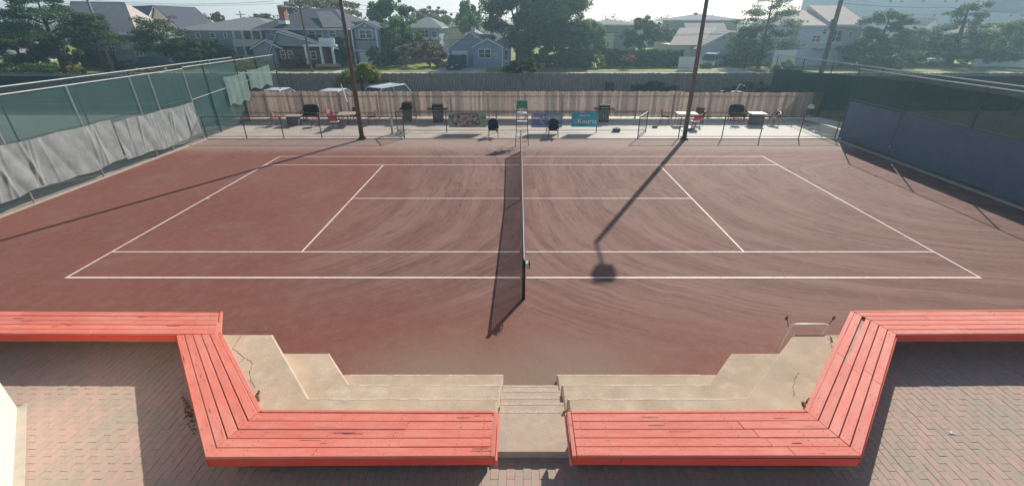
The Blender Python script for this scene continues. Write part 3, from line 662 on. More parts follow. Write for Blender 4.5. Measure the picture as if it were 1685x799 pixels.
# push handle of the roller leaning against the seating wall
rh = thing('court_roller', 'chrome push handle with black grips sticking up over the seating beside the right bench', 'court roller', (4.9, -3.0, 0))
f_ = MB(rh.location)
f_.tube([(4.82, -3.0, .1), (4.76, -3.24, 1.02), (4.77, -3.255, 1.11), (4.84, -3.27, 1.14), (5.33, -3.27, 1.14), (5.42, -3.255, 1.11), (5.45, -3.20, 1.02), (5.45, -3.0, .1)], .019, 8).build('handle_frame', 'polished', rh, True)
for x in (4.66, 5.50):
    f_ = MB(rh.location); f_.tube([(x+(.07 if x < 5 else -.06), -3.235, 1.07), (x-.005, -3.24, 1.27)], .006, 6); f_.build('lever', 'blackmetal', rh)
    MB(rh.location).tube([(x-.005, -3.222, 1.215), (x-.012, -3.25, 1.295)], .017, 8).build('grip', 'blackmetal', rh)
MB(rh.location).tube([(4.85, -3.06, .1), (5.47, -3.06, .1)], .09, 16).build('roller_drum', 'galv', rh, True)

# ------------------------------------------------------------------ net
net = thing('tennis_net', 'black tennis net with white top tape across the middle of the court', 'net', (0, 5.485, 0))
yn0, yn1 = -.86, 11.83
def ztop(y): 
    t = (y-5.485)/(6.345); return .914+.156*abs(t)**1.15
mb = MB(net.location)
ny_ = int((yn1-yn0)/.052)
def flat(mb, p, q, r): # 3-sided cord
    mb.tube([p, q], r, 3, cap=False)
for k in range(ny_+1):
    y = yn0+(yn1-yn0)*k/ny_; flat(mb, (0, y, .02), (0, y, ztop(y)-.02), .0068)
for k in range(19):
    f = k/18
    pts = [(0, yn0+(yn1-yn0)*t/24, .02+(ztop(yn0+(yn1-yn0)*t/24)-.03)*f) for t in range(25)]
    mb.tube(pts, .0068, 3, cap=False)
nm = mb.build('net_mesh', 'netcord', net); nm['kind'] = 'stuff'
vs = []; fs = []
N = 40
for k in range(N+1):
    y = yn0+.05+(yn1-yn0-.1)*k/N; z = ztop(y)
    vs += [(-.012, y, z-.055), (-.014, y, z), (.0, y, z+.006), (.014, y, z), (.012, y, z-.055)]
for k in range(N): fs += [(k*5+j, k*5+j+1, k*5+6+j, k*5+5+j) for j in range(4)]
tape = MB(net.location).add(vs, fs).build('tape', 'whitecloth', net)
MB(net.location).cbox((0, 5.485, .45), (.03, .05, .92)).build('center_strap', 'whitecloth', net)
MB(net.location).tube([(0, yn0, ztop(yn0)+.012)]+[(0, yn0+(yn1-yn0)*k/20, ztop(yn0+(yn1-yn0)*k/20)+.010) for k in range(1, 20)]+[(0, yn1, ztop(yn1)+.012)], .007, 5).build('cable', 'netcord', net)
MB(net.location).cbox((0, yn0+.02, .52), (.02, .07, 1.0)).build('side_band', 'netcord', net)
MB(net.location).cbox((0, yn1-.02, .52), (.02, .07, 1.0)).build('side_band', 'netcord', net)
for y, s in ((-.90, 1), (11.88, -1)):
    pp = MB(net.location).tube([(0, y, 0), (0, y, 1.07)], .038, 14).build('net_post', 'netgreen', net, True)
    MB(net.location).ell((0, y, 1.07), (.05, .05, .022)).build('cap', 'netgreen', pp, True)
    if s == 1:
        r_ = MB(net.location)
        wx, wz, wy = .13, .93, y+.05
        r_.tube([(.03, wy, wz), (wx+.02, wy, wz)], .02, 8)
        r_.tube([(wx, wy+.11*math.cos(t*math.pi/8), wz+.11*math.sin(t*math.pi/8)) for t in range(17)], .009, 6)
        for t in range(6):
            a = t*math.pi/3; r_.tube([(wx, wy, wz), (wx, wy+.11*math.cos(a), wz+.11*math.sin(a))], .007, 5)
        r_.build('crank_wheel', 'blackmetal', pp)
        MB(net.location).cbox((.075, wy-.01, wz), (.06, .14, .13)).build('winch_box', 'galv', pp)

# ------------------------------------------------------------------ umpire chair
uc = thing('umpire_chair', 'tall umpire ladder chair with green seat back at the far net post', 'umpire chair', (.05, 13.6, 0))
fr = MB(uc.location)
for s in (-1, 1):
    x = .05+s*.29
    fr.tube([(x+s*.05, 12.95, 0), (x-s*.02, 13.55, 1.72)], .017, 6); fr.tube([(x+s*.05, 14.25, 0), (x-s*.02, 13.75, 1.72)], .017, 6)
    fr.tube([(x-s*.02, 13.75, 1.3), (x-s*.02, 13.86, 2.2)], .015, 6); fr.tube([(x, 13.35, 1.1), (x, 13.95, 1.1)], .012, 6)
    fr.tube([(x-s*.01, 13.55, 1.65), (x-s*.01, 13.6, 1.95), (x-s*.01, 13.84, 1.98)], .012, 6)
fr.build('frame', 'blackmetal', uc)
for k in range(6):
    z = .2+.25*k; yy = 12.95+.6*z/1.72
    if k == 4: MB(uc.location).cbox((.05, yy+.06, z), (.56, .18, .03)).build('footrest', 'white', uc)
    else: MB(uc.location).tube([(-.25, yy, z), (.35, yy, z)], .013, 6).build('rung', 'blackmetal', uc)
MB(uc.location).cbox((.05, 13.62, 1.60), (.56, .42, .04)).build('seat', 'white', uc)
vs = []; fs = []
for i in range(7):
    for jx in range(9):
        x = (jx/8-.5)*.56; z = 1.80+.42*i/6; c = .06*(2*x/.56)**2; sh = .035*((2*(i/6)-1)**8 + 0)*abs(2*x/.56)**4
        vs.append((.05+x*(1-.06*(i == 6 or i == 0)), 13.88+.03*i/6-c, z))
for i in range(6):
    for jx in range(8): a = i*9+jx; fs.append((a, a+1, a+10, a+9))
bk = MB(uc.location).add(vs, fs).build('backrest', 'green', uc, True)
sm = bk.modifiers.new('thickness', 'SOLIDIFY'); sm.thickness = .03
MB(uc.location).tube([(-.23, 13.86, 2.2), (.33, 13.86, 2.2)], .012, 6).build('top_bar', 'white', uc)
MB(uc.location).tube([(-.2, 13.8, 2.1), (-.58, 13.7, 1.86)], .014, 6).build('umbrella_arm', 'white', uc)
MB(uc.location).cbox((-.12, 13.4, 1.42), (.07, .07, .12)).build('cup_holder', 'white', uc)

# ------------------------------------------------------------------ court lights
def light_pole(x, y, label, m):
    t = thing('light_pole', label, 'light pole', (x, y, 0), group='tall court light poles')
    H = 9.75
    MB(t.location).tube([(x, y, .06), (x, y, H)], .125, 12, .085).build('pole', m, t, True)
    MB(t.location).tube([(x, y, 0), (x, y, .10)], .24, 10, .2).build('base_plate', 'blackmetal', t)
    MB(t.location).tube([(x, y, H-.05), (x, y-.2, H+.02), (x, y-1.5, H+.02)], .045, 8).build('arm', m, t)
    l_ = MB(t.location).extr([(y-1.30, H-.05), (y-1.95, H-.05), (y-1.85, H+.28), (y-1.38, H+.28)], 'x', x-.23, x+.23).build('floodlight', 'gbox', t)
    MB(t.location).box(x-.19, x+.19, y-1.90, y-1.36, H-.07, H-.045).build('lens', 'lamp', l_)
light_pole(-8.93, 14.33, 'tall brown light pole left of the net, standing at the far kerb', 'brownpipe')
light_pole(9.18, 14.33, 'tall brown light pole right of the net, standing at the far kerb', 'brownpipe')

# ------------------------------------------------------------------ side fences
def mesh_panel(root, pts, name='chain_link', m='mesh'):
    o = MB(root.location).add(pts, [(0, 1, 2, 3)]).build(name, m, root); return o
def side_fence(s, label, yend, posts, H=3.75):
    X = s*17.9
    t = thing('chain_link_fence', label, 'fence', (X, 6, 0), group='high chain link fences along the sides')
    for y in posts: MB(t.location).tube([(X, y, 0), (X, y, H)], .032, 8).build('post', 'galv' if s < 0 else 'greenpipe', t)
    MB(t.location).tube([(X, -8, H), (X, yend, H)], .026, 6).build('top_rail', 'galv', t)
    MB(t.location).tube([(X, -8, 2.2), (X, yend, 2.2)], .016, 6).build('middle_rail', 'greenpipe', t)
    MB(t.location).tube([(X, -8, .12), (X, yend, .12)], .02, 6).build('bottom_rail', 'greenpipe', t)
    a = X+s*.03
    mesh_panel(t, [(a, -8, .1), (a, yend, .1), (a, yend, H), (a, -8, H)])
    return t
lf = side_fence(-1, 'high galvanised chain link fence hung with grey tarps along the left side', 14.4, [-6.5, -3.5, -.6, 2.2, 5.1, 8.0, 11.0, 12.15-.05, 14.4])
rf = side_fence(1, 'high chain link fence with grey tarps coloured slate for shade along the right side', 14.4, [-5, -2, 1.2, 4.3, 7.6, 10.85, 14.4])
def tarp(x, y0, y1, zt, zb, m, label, s, folds=1.0, seed=0):
    rng = random.Random(seed); ny, nz = int((y1-y0)/.035), 16
    ph = [rng.uniform(0, 6.28) for _ in range(8)]
    creases = [(y0+rng.random()*(y1-y0), rng.uniform(-.20, .14), rng.uniform(.012, .036)*folds) for _ in range(int((y1-y0)*2.6))]
    vs = []; fs = []
    for i in range(ny+1):
        y = y0+(y1-y0)*i/ny
        top = zt(y)-.045*abs(math.sin((y-y0)*1.05*math.pi/1.0*.5+ph[0]))*1.0*folds
        bot = zb(y)+.05*math.sin(y*1.7+ph[1])*folds+.03*math.sin(y*4+ph[2])*folds
        for k in range(nz+1):
            f = k/nz; z = bot+(top-bot)*f
            d = .02*math.sin(y*3.1+z*1.6+ph[3])+.012*math.sin(y*7+z*2.2+ph[4])
            for cy, sl, am in creases:
                q = (y-cy-sl*(1.8-z)); d += am*math.exp(-(q/.05)**2)*(.35+.65*(1-abs(f-.45)))
            vs.append((x-s*(.05+abs(d)*folds), y, z))
    for i in range(ny):
        for k in range(nz): a = i*(nz+1)+k; fs.append((a, a+1, a+nz+2, a+nz+1))
    o = MB().add(vs, fs).build('tarp', m, None, True)
    return tag(o, label, 'tarp', 'tarps hung on the side fences')
tarp(-17.9, 9.3, 14.3, lambda y: 2.05, lambda y: .30, 'tarp', 'crumpled grey tarp on the left fence, the one nearest the patio corner', -1, seed=3)
tarp(-17.9, -6, 9.22, lambda y: 2.18, lambda y: .40, 'tarp', 'long crumpled grey tarp on the near part of the left fence', -1, seed=5)
tarp(17.9, 10.9, 14.3, lambda y: 2.12, lambda y: .12, 'shadetarp', 'grey tarp coloured slate blue for shade on the right fence, next to the patio corner', 1, folds=.35, seed=8)
tarp(17.9, -6, 10.8, lambda y: 2.14, lambda y: .12, 'shadetarp', 'long grey tarp coloured slate blue for shade on the near part of the right fence', 1, folds=.35, seed=9)
def outer_fence(s, label, H, y1, zs, m, yposts):
    X = s*19.6
    t = thing('windscreen_fence', label, 'fence', (X, 6, 0), group='green screened fences of the neighbouring courts')
    for y in yposts: MB(t.location).tube([(X, y, 0), (X, y, H)], .03, 6).build('post', 'greenpipe', t)
    MB(t.location).tube([(X, -8, H), (X, y1, H)], .028, 6).build('top_rail', 'galv', t)
    mesh_panel(t, [(X, -8, .1), (X, y1, .1), (X, y1, H), (X, -8, H)])
    a = X-s*.04
    ns = 60; vs = []; fs = []
    for i in range(ns+1):
        y = -8+(y1+8)*i/ns; wv = .03*math.sin(i*1.3)
        vs += [(a+wv, y, .05), (a-wv*.5, y, zs-max(0, y-13)*.045*(s > 0)-.04*abs(math.sin(i*.52)))]
    for i in range(ns): fs.append((2*i, 2*i+1, 2*i+3, 2*i+2))
    MB(t.location).add(vs, fs).build('windscreen', m, t)
    return t
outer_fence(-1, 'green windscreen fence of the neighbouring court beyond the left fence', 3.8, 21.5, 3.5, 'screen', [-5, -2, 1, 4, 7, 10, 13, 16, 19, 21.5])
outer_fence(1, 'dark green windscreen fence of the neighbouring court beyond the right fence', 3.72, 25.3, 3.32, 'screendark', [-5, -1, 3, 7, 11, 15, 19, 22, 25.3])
# screens behind (further courts)
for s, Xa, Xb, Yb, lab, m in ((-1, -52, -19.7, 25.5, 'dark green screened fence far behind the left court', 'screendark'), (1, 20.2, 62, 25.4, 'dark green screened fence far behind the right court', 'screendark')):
    t = thing('windscreen_fence', lab, 'fence', ((Xa+Xb)/2, Yb, 0), group='green screened fences of the neighbouring courts')
    n = 12
    for k in range(n+1):
        x = Xa+(Xb-Xa)*k/n; MB(t.location).tube([(x, Yb, 0), (x, Yb, 2.2)], .03, 6).build('post', 'galv', t)
    MB(t.location).tube([(Xa, Yb, 2.2), (Xb, Yb, 2.2)], .026, 6).build('top_rail', 'galv', t)
    mesh_panel(t, [(Xa, Yb, .1), (Xb, Yb, .1), (Xb, Yb, 2.2), (Xa, Yb, 2.2)])
    mesh_panel(t, [(Xa, Yb-.04, .05), (Xb, Yb-.04, .05), (Xb, Yb-.04, 2.15), (Xa, Yb-.04, 2.15)], 'windscreen', m)
# left wing fence from the court corner back past the tan fence
wf = thing('chain_link_fence', 'tall open chain link wing behind the left court corner with draped pale cloths', 'fence', (-17.9, 19, 0))
for y in (16.0, 19.0, 21.3, 23.6): MB(wf.location).tube([(-17.9, y, 0), (-17.9, y, 3.85)], .036, 8).build('post', 'greenpipe', wf)
MB(wf.location).tube([(-17.9, 14.45, 3.82), (-17.9, 23.6, 3.82)], .028, 6).build('top_rail', 'galv', wf)
MB(wf.location).tube([(-17.9, 14.45, 2.15), (-17.9, 23.6, 2.75)], .022, 6).build('middle_rail', 'galv', wf)
mesh_panel(wf, [(-17.93, 14.45, .1), (-17.93, 23.6, .1), (-17.93, 23.6, 3.8), (-17.93, 14.45, 3.8)])
mesh_panel(wf, [(-17.96, 14.6, .1), (-17.96, 19.0, .1), (-17.96, 19.0, 2.2), (-17.96, 14.6, 2.2)], 'windscreen', 'screen')
for (y0, y1, z0, z1, lab) in ((17.4, 19.6, 1.3, 3.0, 'pale cloth draped over the left wing fence, nearer the court'), (19.9, 22.6, 1.9, 3.15, 'pale cloth draped over the left wing fence, farther from the court')):
    vs = []; fs = []; n = 16
    for i in range(n+1):
        y = y0+(y1-y0)*i/n; dd = .03*abs(math.sin(i*.7)); zz = z1-.10*math.sin(i/n*math.pi)+.12*i/n
        vs += [(-17.84+dd, y, zz), (-17.84+dd*1.4, y+.05, (z0+zz)/2), (-17.85+dd, y, z0+.1*math.sin(i*.7))]
    for i in range(n): fs += [(3*i, 3*i+1, 3*i+4, 3*i+3), (3*i+1, 3*i+2, 3*i+5, 3*i+4)]
    tag(MB().add(vs, fs).build('draped_cloth', 'sheer', None, True), lab, 'cloth')

# ------------------------------------------------------------------ low fences round the court end
def low_fence(label, segs, posts, m='brownpipe', zt=1.22):
    t = thing('low_fence', label, 'fence', (posts[0][0], posts[0][1], 0), group='low pipe fences at the far end of the court')
    for (x, y) in posts: MB(t.location).tube([(x, y, 0), (x, y, zt)], .030, 6).build('post', m, t)
    for (a, b) in segs:
        MB(t.location).tube([(*a, zt), (*b, zt)], .027, 6).build('top_rail', m, t)
        MB(t.location).tube([(*a, .12), (*b, .12)], .020, 6).build('bottom_rail', m, t)
        mesh_panel(t, [(*a, .1), (*b, .1), (*b, zt), (*a, zt)])
    return t
low_fence('low brown pipe fence between the left side fence and the left opening', [((-17.8, 14.48), (-6.58, 14.48)), ((-6.58, 14.48), (-7.35, 15.95))], [(-17.75, 14.48), (-15.5, 14.48), (-13.4, 14.48), (-11.25, 14.48), (-6.58, 14.48), (-7.35, 15.95)])
bf = low_fence('low dark pipe fence behind the umpire chair carrying three banners', [((-7.35, 15.97), (7.45, 15.97))], [(-4.42, 15.97), (-1.45, 15.97), (1.55, 15.97), (4.5, 15.97), (7.45, 15.97)], 'greenpipe', 1.24)
low_fence('low brown pipe fence between the right opening and the right side fence', [((6.6, 14.48), (17.8, 14.48)), ((6.6, 14.48), (7.4, 15.9))], [(6.6, 14.48), (8.9, 14.48), (11.35, 14.48), (13.5, 14.48), (15.7, 14.48), (17.75, 14.48)])

# banners
def banner(name, label, x0, x1, z0, z1, m, y=15.92):
    t = thing(name, label, 'banner', ((x0+x1)/2, y, z0))
    W, H = x1-x0, z1-z0; vs = []; fs = []; n = 16
    for i in range(n+1):
        for k in range(5):
            a = i/n; vs.append(((a-.5)*W, -.006*math.sin(a*9), H*k/4+.012*math.sin(a*math.pi*3)*(k == 4)))
    for i in range(n):
        for k in range(4): q = i*5+k; fs.append((q, q+5, q+6, q+1))
    o = MB().add(vs, fs).build('banner_sheet', m, t)
    s = o.modifiers.new('thickness', 'SOLIDIFY'); s.thickness = .004
    return t, W, H
t, W, H = banner('sponsor_banner', 'teal banner with white Kourts lettering, rightmost on the low fence', 2.99, 4.50, .34, 1.17, 'teal')
text_obj('lettering', 'BOOK US', .135, 'white', t, (0, -.03, H*.80), bold=.003); text_obj('lettering', 'on', .10, 'white', t, (0, -.03, H*.665))
text_obj('lettering', 'Kourts', .40, 'white', t, (.17, -.03, H*.40), bold=.006); text_obj('lettering', 'kourts.com', .08, 'navy', t, (0, -.03, H*.12))
lg = MB(); cx_, cz_ = -.50, H*.41
lg.tube([(cx_+.125*math.cos(a*math.pi/10), -.03, cz_+.125*math.sin(a*math.pi/10)) for a in range(21)], .015, 5)
for s in (-1, 1): lg.tube([(cx_+s*(.10-.07*math.sin(a*math.pi/8)), -.03, cz_+.10*math.cos(a*math.pi/8)) for a in range(9)], .009, 5)
lg.ell((cx_, -.03, cz_-.15), (.03, .008, .03)); lg.build('logo', 'white', t)
t, W, H = banner('league_banner', 'violet blue banner with white USTA lettering behind the right wicker chair', .62, 2.43, .30, 1.14, 'blue')
MB().box(.02, W/2-.02, -.028, -.022, H*.52, H-.03).build('pale_band', 'lilac', t); MB().box(-W/2+.02, W/2-.02, -.028, -.022, .02, .13).build('pale_band', 'lilac', t)
MB().box(-W/2+.02, -W/2+.52, -.030, -.024, H*.60, H*.76).build('pale_band', 'white', t); MB().box(-W/2+.02, -W/2+.75, -.030, -.024, H*.84, H*.95).build('pale_band', 'lilac', t)
text_obj('lettering', 'USTA', .27, 'white', t, (-.10, -.036, H*.67), bold=.008); text_obj('lettering', 'LEAGUE', .15, 'white', t, (.52, -.036, H*.69), bold=.004)
text_obj('lettering', 'Play', .17, 'white', t, (-.28, -.036, H*.40)); text_obj('lettering', 'US', .15, 'white', t, (-.20, -.036, H*.24))
t, W, H = banner('map_banner', 'sage green banner with a tilted brown aerial photograph, leftmost on the low fence', -4.27, -2.03, .31, 1.16, 'sage')
MB().extr([(-W/2+.05, H*.90), (-.02*W-.9, .03), (.05, .02), (.62*W-.62, .20), (.28*W, H*.88)], 'y', -.030, -.020)
MB().extr([(-W/2+.03, H*.82), (-W/2+.38, .015), (W*.12, .015), (W*.345, H*.22), (W*.27, H*.97), (-W/2+.75, H*.97)], 'y', -.028, -.020).build('photo_border', 'sepiadark', t)
MB().extr([(-W/2+.10, H*.74), (-W/2+.42, .05), (W*.10, .05), (W*.31, H*.28), (W*.245, H*.90), (-W/2+.75, H*.88)], 'y', -.034, -.026).build('aerial_photo', 'sepia', t)
for a, b_ in (((-1.02, .70), (.55, .80)), ((-.75, .10), (-.95, .72)), ((-.70, .32), (.35, .50)), ((.28, .28), (.12, .80)), ((-.35, .10), (-.2, .40))):
    a, b_ = Vector(a), Vector(b_); d = b_-a
    MB().cbox(((a.x+b_.x)/2, -.037, (a.y+b_.y)/2), (d.length, .004, .035), ry=-math.atan2(d.y, d.x)).build('road_print', 'tan', t)
text_obj('lettering', 'OPEN', .10, 'greenpipe', t, (W*.41, -.03, H*.68), bold=.004); text_obj('lettering', 'PLAY', .055, 'greenpipe', t, (W*.42, -.03, H*.54))
MB().box(W*.35, W*.48, -.028, -.022, H*.36, H*.375).build('rule_print', 'greenpipe', t); text_obj('lettering', '21', .09, 'greenpipe', t, (W*.43, -.03, H*.12), bold=.004)

# ------------------------------------------------------------------ tan timber fence
def timber():
    y = 20.0; x0, x1 = -19.6, 20.3
    t = thing('board_fence', 'tan vertical board fence behind the patio, running the full width', 'fence', (0, y, 0))
    n = 286; bwid = (x1-x0)/n
    vars_ = []
    for k in range(8):
        h = 1.78+random.uniform(-.02, .02); lean = random.uniform(-.004, .004)
        mb = MB(); mb.box(-bwid/2+.004, bwid/2-.004, -.011, .011, .13, h); me = mb.mesh('board', 'wood'); vars_.append(me)
    for k in range(n):
        x = x0+bwid*(k+.5); link('board', random.choice(vars_), t, (x, random.uniform(-.006, .006), random.uniform(-.02, .02)-(.07 if x > 11 else 0)), (0, random.uniform(-.004, .004), 0))
    for k in range(17):
        x = x0+(x1-x0)*k/16; MB(t.location).box(x-.05, x+.05, y+.055, y+.14, 0, 1.7).build('post', 'wood', t)
    for z in (.40, 1.48): MB(t.location).box(x0, x1, y+.018, y+.055, z-.03, z+.03).build('rail', 'wood', t)
timber()
def greyfence():
    y = 30.0; x0, x1 = -52, 46
    t = thing('board_fence', 'long weathered grey board fence beyond the parking area', 'fence', (0, y, 0))
    n = 10
    for k in range(n):
        a = x0+(x1-x0)*k/n; b = x0+(x1-x0)*(k+1)/n; mb = MB(t.location); x = a
        while x < b-.05:
            wd = .14; mb.box(x, x+wd-.012, y-.012+random.uniform(-.005, .005), y+.012, .02, 1.88+random.uniform(-.03, .03)); x += wd
        o = mb.build('fence_boards', 'greywood', t); o['kind'] = 'stuff'
    for k in range(41):
        x = x0+(x1-x0)*k/40; MB(t.location).box(x-.05, x+.05, y+.03, y+.13, 0, 1.9).build('post', 'greywood', t)
greyfence()

# ------------------------------------------------------------------ patio furniture
def wicker_chair(name, label, loc, rz):
    t = thing(name, label, 'chair', loc, rz, 'black wicker armchairs facing the court')
    MB().cbox((0, 0, .42), (.50, .48, .07)).build('seat', 'wicker', t)
    vs = []; fs = []; n = 14
    for i in range(n+1):
        a = math.pi*(i/n); x = -.28*math.cos(a); yb = .25-.10*(1-math.sin(a))
        top = .62+.36*math.sin(a)**.7
        for k in range(6): vs.append((x, yb+.05*k/5, .45+(top-.45)*k/5))
    for i in range(n):
        for k in range(5): q = i*6+k; fs.append((q, q+1, q+7, q+6))
    o = MB().add(vs, fs).build('backrest', 'wicker', t, True); s = o.modifiers.new('thickness', 'SOLIDIFY'); s.thickness = .035
    MB().tube([(-.28*math.cos(math.pi*i/14), .28-.10*(1-math.sin(math.pi*i/14)), .62+.36*math.sin(math.pi*i/14)**.7) for i in range(15)], .022, 6).build('back_rim', 'wicker', t)
    for s in (-1, 1):
        MB().tube([(s*.28, .22, .63), (s*.30, .0, .66), (s*.29, -.22, .64), (s*.27, -.25, .5)], .032, 6).build('armrest', 'wicker', t)
        for yy in (-.22, .22): MB().tube([(s*.25, yy, .42), (s*.27, yy*1.05, 0)], .022, 6, .016).build('leg', 'wicker', t)
    return t
wc = wicker_chair('wicker_chair', 'black wicker armchair in front of the map banner, left of the net', (-1.58, 14.95, 0), R(4))
dup(wc, (1.86, 14.9, 0), R(-3), 'black wicker armchair in front of the violet blue banner, right of the net')

def grill(label, loc, rz=0, first=None):
    if first: return dup(first, loc, rz, label)
    t = thing('gas_grill', label, 'grill', loc, rz, 'black gas grills by the tan fence')
    MB().box(-.31, .31, -.25, .25, .06, .72).build('cabinet', 'grill', t)
    for s in (-1, 1):
        d_ = MB().box(min(s*.01, s*.30), max(s*.01, s*.30), -.265, -.25, .1, .68).build('door', 'gbox', t)
        MB().tube([(s*.06, -.285, .3), (s*.06, -.285, .5)], .01, 6).build('handle', 'chrome', d_)
    MB().box(-.33, .33, -.28, .26, .722, .86).build('firebox', 'grill', t)
    pn = MB().box(-.32, .32, -.31, -.282, .74, .84).build('control_panel', 'blackmetal', t)
    for k in range(4): MB().tube([(-.21+.14*k, -.33, .79), (-.21+.14*k, -.309, .79)], .025, 8).build('knob', 'chrome', pn)
    prof = [(-.27, .862), (-.27, .98), (-.2, 1.09), (-.05, 1.15), (.12, 1.14), (.24, 1.05), (.255, .862)]
    ld = MB().extr(prof, 'x', -.325, .325).build('lid', 'grill', t)
    MB().tube([(-.24, -.31, .95), (.24, -.31, .95)], .012, 6).build('handle', 'chrome', ld)
    for s in (-1, 1):
        MB().extr([(s*.335, .80), (s*.335, .86), (s*.68, .86), (s*.62, .80)], 'y', -.22, .22).build('side_shelf', 'maroon' if s < 0 else 'grill', t)
    for sx in (-1, 1):
        for sy in (-1, 1): MB().tube([(sx*.27-.02, sy*.2, .03), (sx*.27+.02, sy*.2, .03)], .03, 10).build('wheel', 'tyre', t)
    return t
g1 = grill('black gas grill with side shelves standing left of the map banner', (-5.42, 18.95, 0))
grill('black gas grill with side shelves standing right of the teal banner', (5.45, 18.95, 0), R(-2), g1)
t = thing('covered_grill', 'dark grill with a sloping hood beside the left fence opening', 'grill', (-7.5, 19.2, 0))
MB().box(-.26, .26, -.22, .22, .1, .75).build('cabinet', 'gbox', t)
MB().extr([(-.30, .76), (-.46, .80), (-.28, .95), (-.22, 1.22), (.30, 1.22), (.34, .76)], 'y', -.25, .25).build('hood', 'grill', t)
for s in (-1, 1): MB().tube([(s*.2, -.24, .03), (s*.2, -.2, .03)], .05, 10).build('wheel', 'tyre', t)
t = thing('water_post', 'pale upright water cooler post standing in the left fence opening', 'post', (-7.55, 15.55, 0))
MB().cbox((0, 0, .45), (.11, .11, .9)).build('post', 'paletarp', t); MB().cbox((0, 0, .02), (.24, .2, .04)).build('foot', 'galv', t); MB().cbox((.02, 0, .93), (.2, .14, .05)).build('cap', 'galv', t)
# tangle of white netting
mb = MB((-7.05, 15.6, 0))
for k in range(26):
    p = Vector((-7.05+random.gauss(0, .05), 15.6+random.gauss(0, .05), .02)); pts = [p]
    d = Vector((random.gauss(0, .5), random.gauss(0, .4), 1)).normalized()
    for q in range(7): d = (d+Vector((random.gauss(0, .5), random.gauss(0, .5), random.gauss(-.18, .35)))).normalized(); pts.append(pts[-1]+d*.09); pts[-1].z = max(.02, pts[-1].z)
    mb.tube(pts, .012, 4)
tag(mb.build('tangled_netting', 'paletarp', None, loc=(-7.05, 15.6, 0)), 'pale tangle of netting on the ground beside the water post', 'netting')
t = thing('tool_box', 'small dark box on the patio to the right of the teal banner', 'box', (5.75, 16.2, 0))
MB().box(-.2, .2, -.14, .14, 0, .16).build('body', 'gbox', t); MB().box(-.21, .21, -.15, .15, .162, .20).build('lid', 'tan', t); MB().tube([(-.08, 0, .2), (-.07, 0, .25), (.07, 0, .25), (.08, 0, .2)], .01, 5).build('handle', 'blackmetal', t)

def sling_chair(label, loc, rz, seat='red', back='red', frame='blackmetal', name='patio_chair', group='metal patio chairs around the tables'):
    t = thing(name, label, 'chair', loc, rz, group)
    MB().cbox((0, 0, .43), (.46, .44, .05), rx=R(3)).build('seat', seat, t)
    MB().cbox((0, .25, .68), (.46, .04, .40), rx=R(-12)).build('backrest', back, t)
    for s in (-1, 1):
        MB().tube([(s*.25, -.24, 0), (s*.25, -.22, .62), (s*.25, .18, .64), (s*.25, .24, .62)], .014, 6).build('arm_frame', frame, t)
        MB().tube([(s*.24, .26, 0), (s*.24, .20, .42), (s*.24, .31, .92)], .014, 6).build('back_frame', frame, t)
    MB().tube([(-.24, -.2, .41), (.24, -.2, .41)], .012, 5).build('stretcher', frame, t)
    return t
def square_table(label, loc, w_, d_, h, top, base=None, rz=0, pole=False):
    t = thing('patio_table', label, 'table', loc, rz, 'tables on the patio')
    MB().box(-w_/2, w_/2, -d_/2, d_/2, h-.03, h).build('tabletop', top, t)
    if base: MB().box(-w_*.38, w_*.38, -d_*.3, d_*.3, 0, h-.04).build('pedestal', base, t)
    else:
        for sx in (-1, 1):
            for sy in (-1, 1): MB().tube([(sx*(w_/2-.06), sy*(d_/2-.06), 0), (sx*(w_/2-.12), sy*(d_/2-.12), h-.03)], .016, 6).build('leg', 'blackmetal', t)
        MB().tube([(0, 0, 0), (0, 0, h-.03)], .03, 8).build('centre_post', 'blackmetal', t)
    return t
def loveseat(label, loc, rz):
    t = thing('loveseat', label, 'loveseat', loc, rz, 'black high backed loveseats against the fence')
    MB().cbox((0, 0, .40), (.92, .5, .12)).build('seat', 'wicker', t)
    n = 20; prof = []
    for i in range(n+1):
        a = math.pi*i/n; c, s_ = math.cos(a), math.sin(a); prof.append((-.50*math.copysign(abs(c)**.45, c), .5+.52*s_**.42))
    o = MB().extr(prof, 'y', .2, .28).build('backrest', 'wicker', t)
    for z in (.62, .76, .88): MB().tube([(-.4, .19, z), (.4, .19, z)], .014, 5).build('back_slat', 'wicker', t)
    for s in (-1, 1):
        MB().tube([(s*.50, .2, .68), (s*.54, -.1, .64), (s*.54, -.26, .55), (s*.5, -.26, .3)], .03, 6).build('armrest', 'wicker', t)
        for yy in (-.2, .2): MB().tube([(s*.42, yy, .35), (s*.44, yy, 0)], .025, 6).build('leg', 'wicker', t)
    return t
# left group
def bucket_chair(label, loc, rz, cushion='pink', shell='tan', group='wire armchairs with pink seat cushions'):
    t = thing('wire_armchair', label, 'chair', loc, rz, group)
    MB().cbox((0, 0, .44), (.48, .46, .09)).build('cushion', cushion, t)
    mb = MB(); n = 10
    pts = [(.30*math.cos(R(-20)+R(220)*i/n), .28*math.sin(R(-20)+R(220)*i/n), .70+.12*math.sin(math.pi*i/n)**2) for i in range(n+1)]
    mb.tube(pts, .016, 6)
    for p in pts[1::2]: mb.tube([p, (p[0]*.8, p[1]*.8, .40)], .010, 5)
    mb.build('wire_frame', 'blackmetal', t)
    if shell: MB().cbox((0, .29, .68), (.36, .035, .28), rx=R(-15)).build('back_panel', shell, t)
    for sx in (-1, 1):
        for sy in (-1, 1): MB().tube([(sx*.18, sy*.17, .40), (sx*.25, sy*.24, 0)], .012, 5).build('leg', 'blackmetal', t)
    return t
bucket_chair('wire armchair with pink cushion at the left end of the patio, facing right', (-15.55, 17.9, 0), R(70), group='wire armchairs with pink seat cushions')
bucket_chair('wire armchair with pink cushion between the left table and the red chairs', (-12.95, 17.6, 0), R(-75), shell=None)
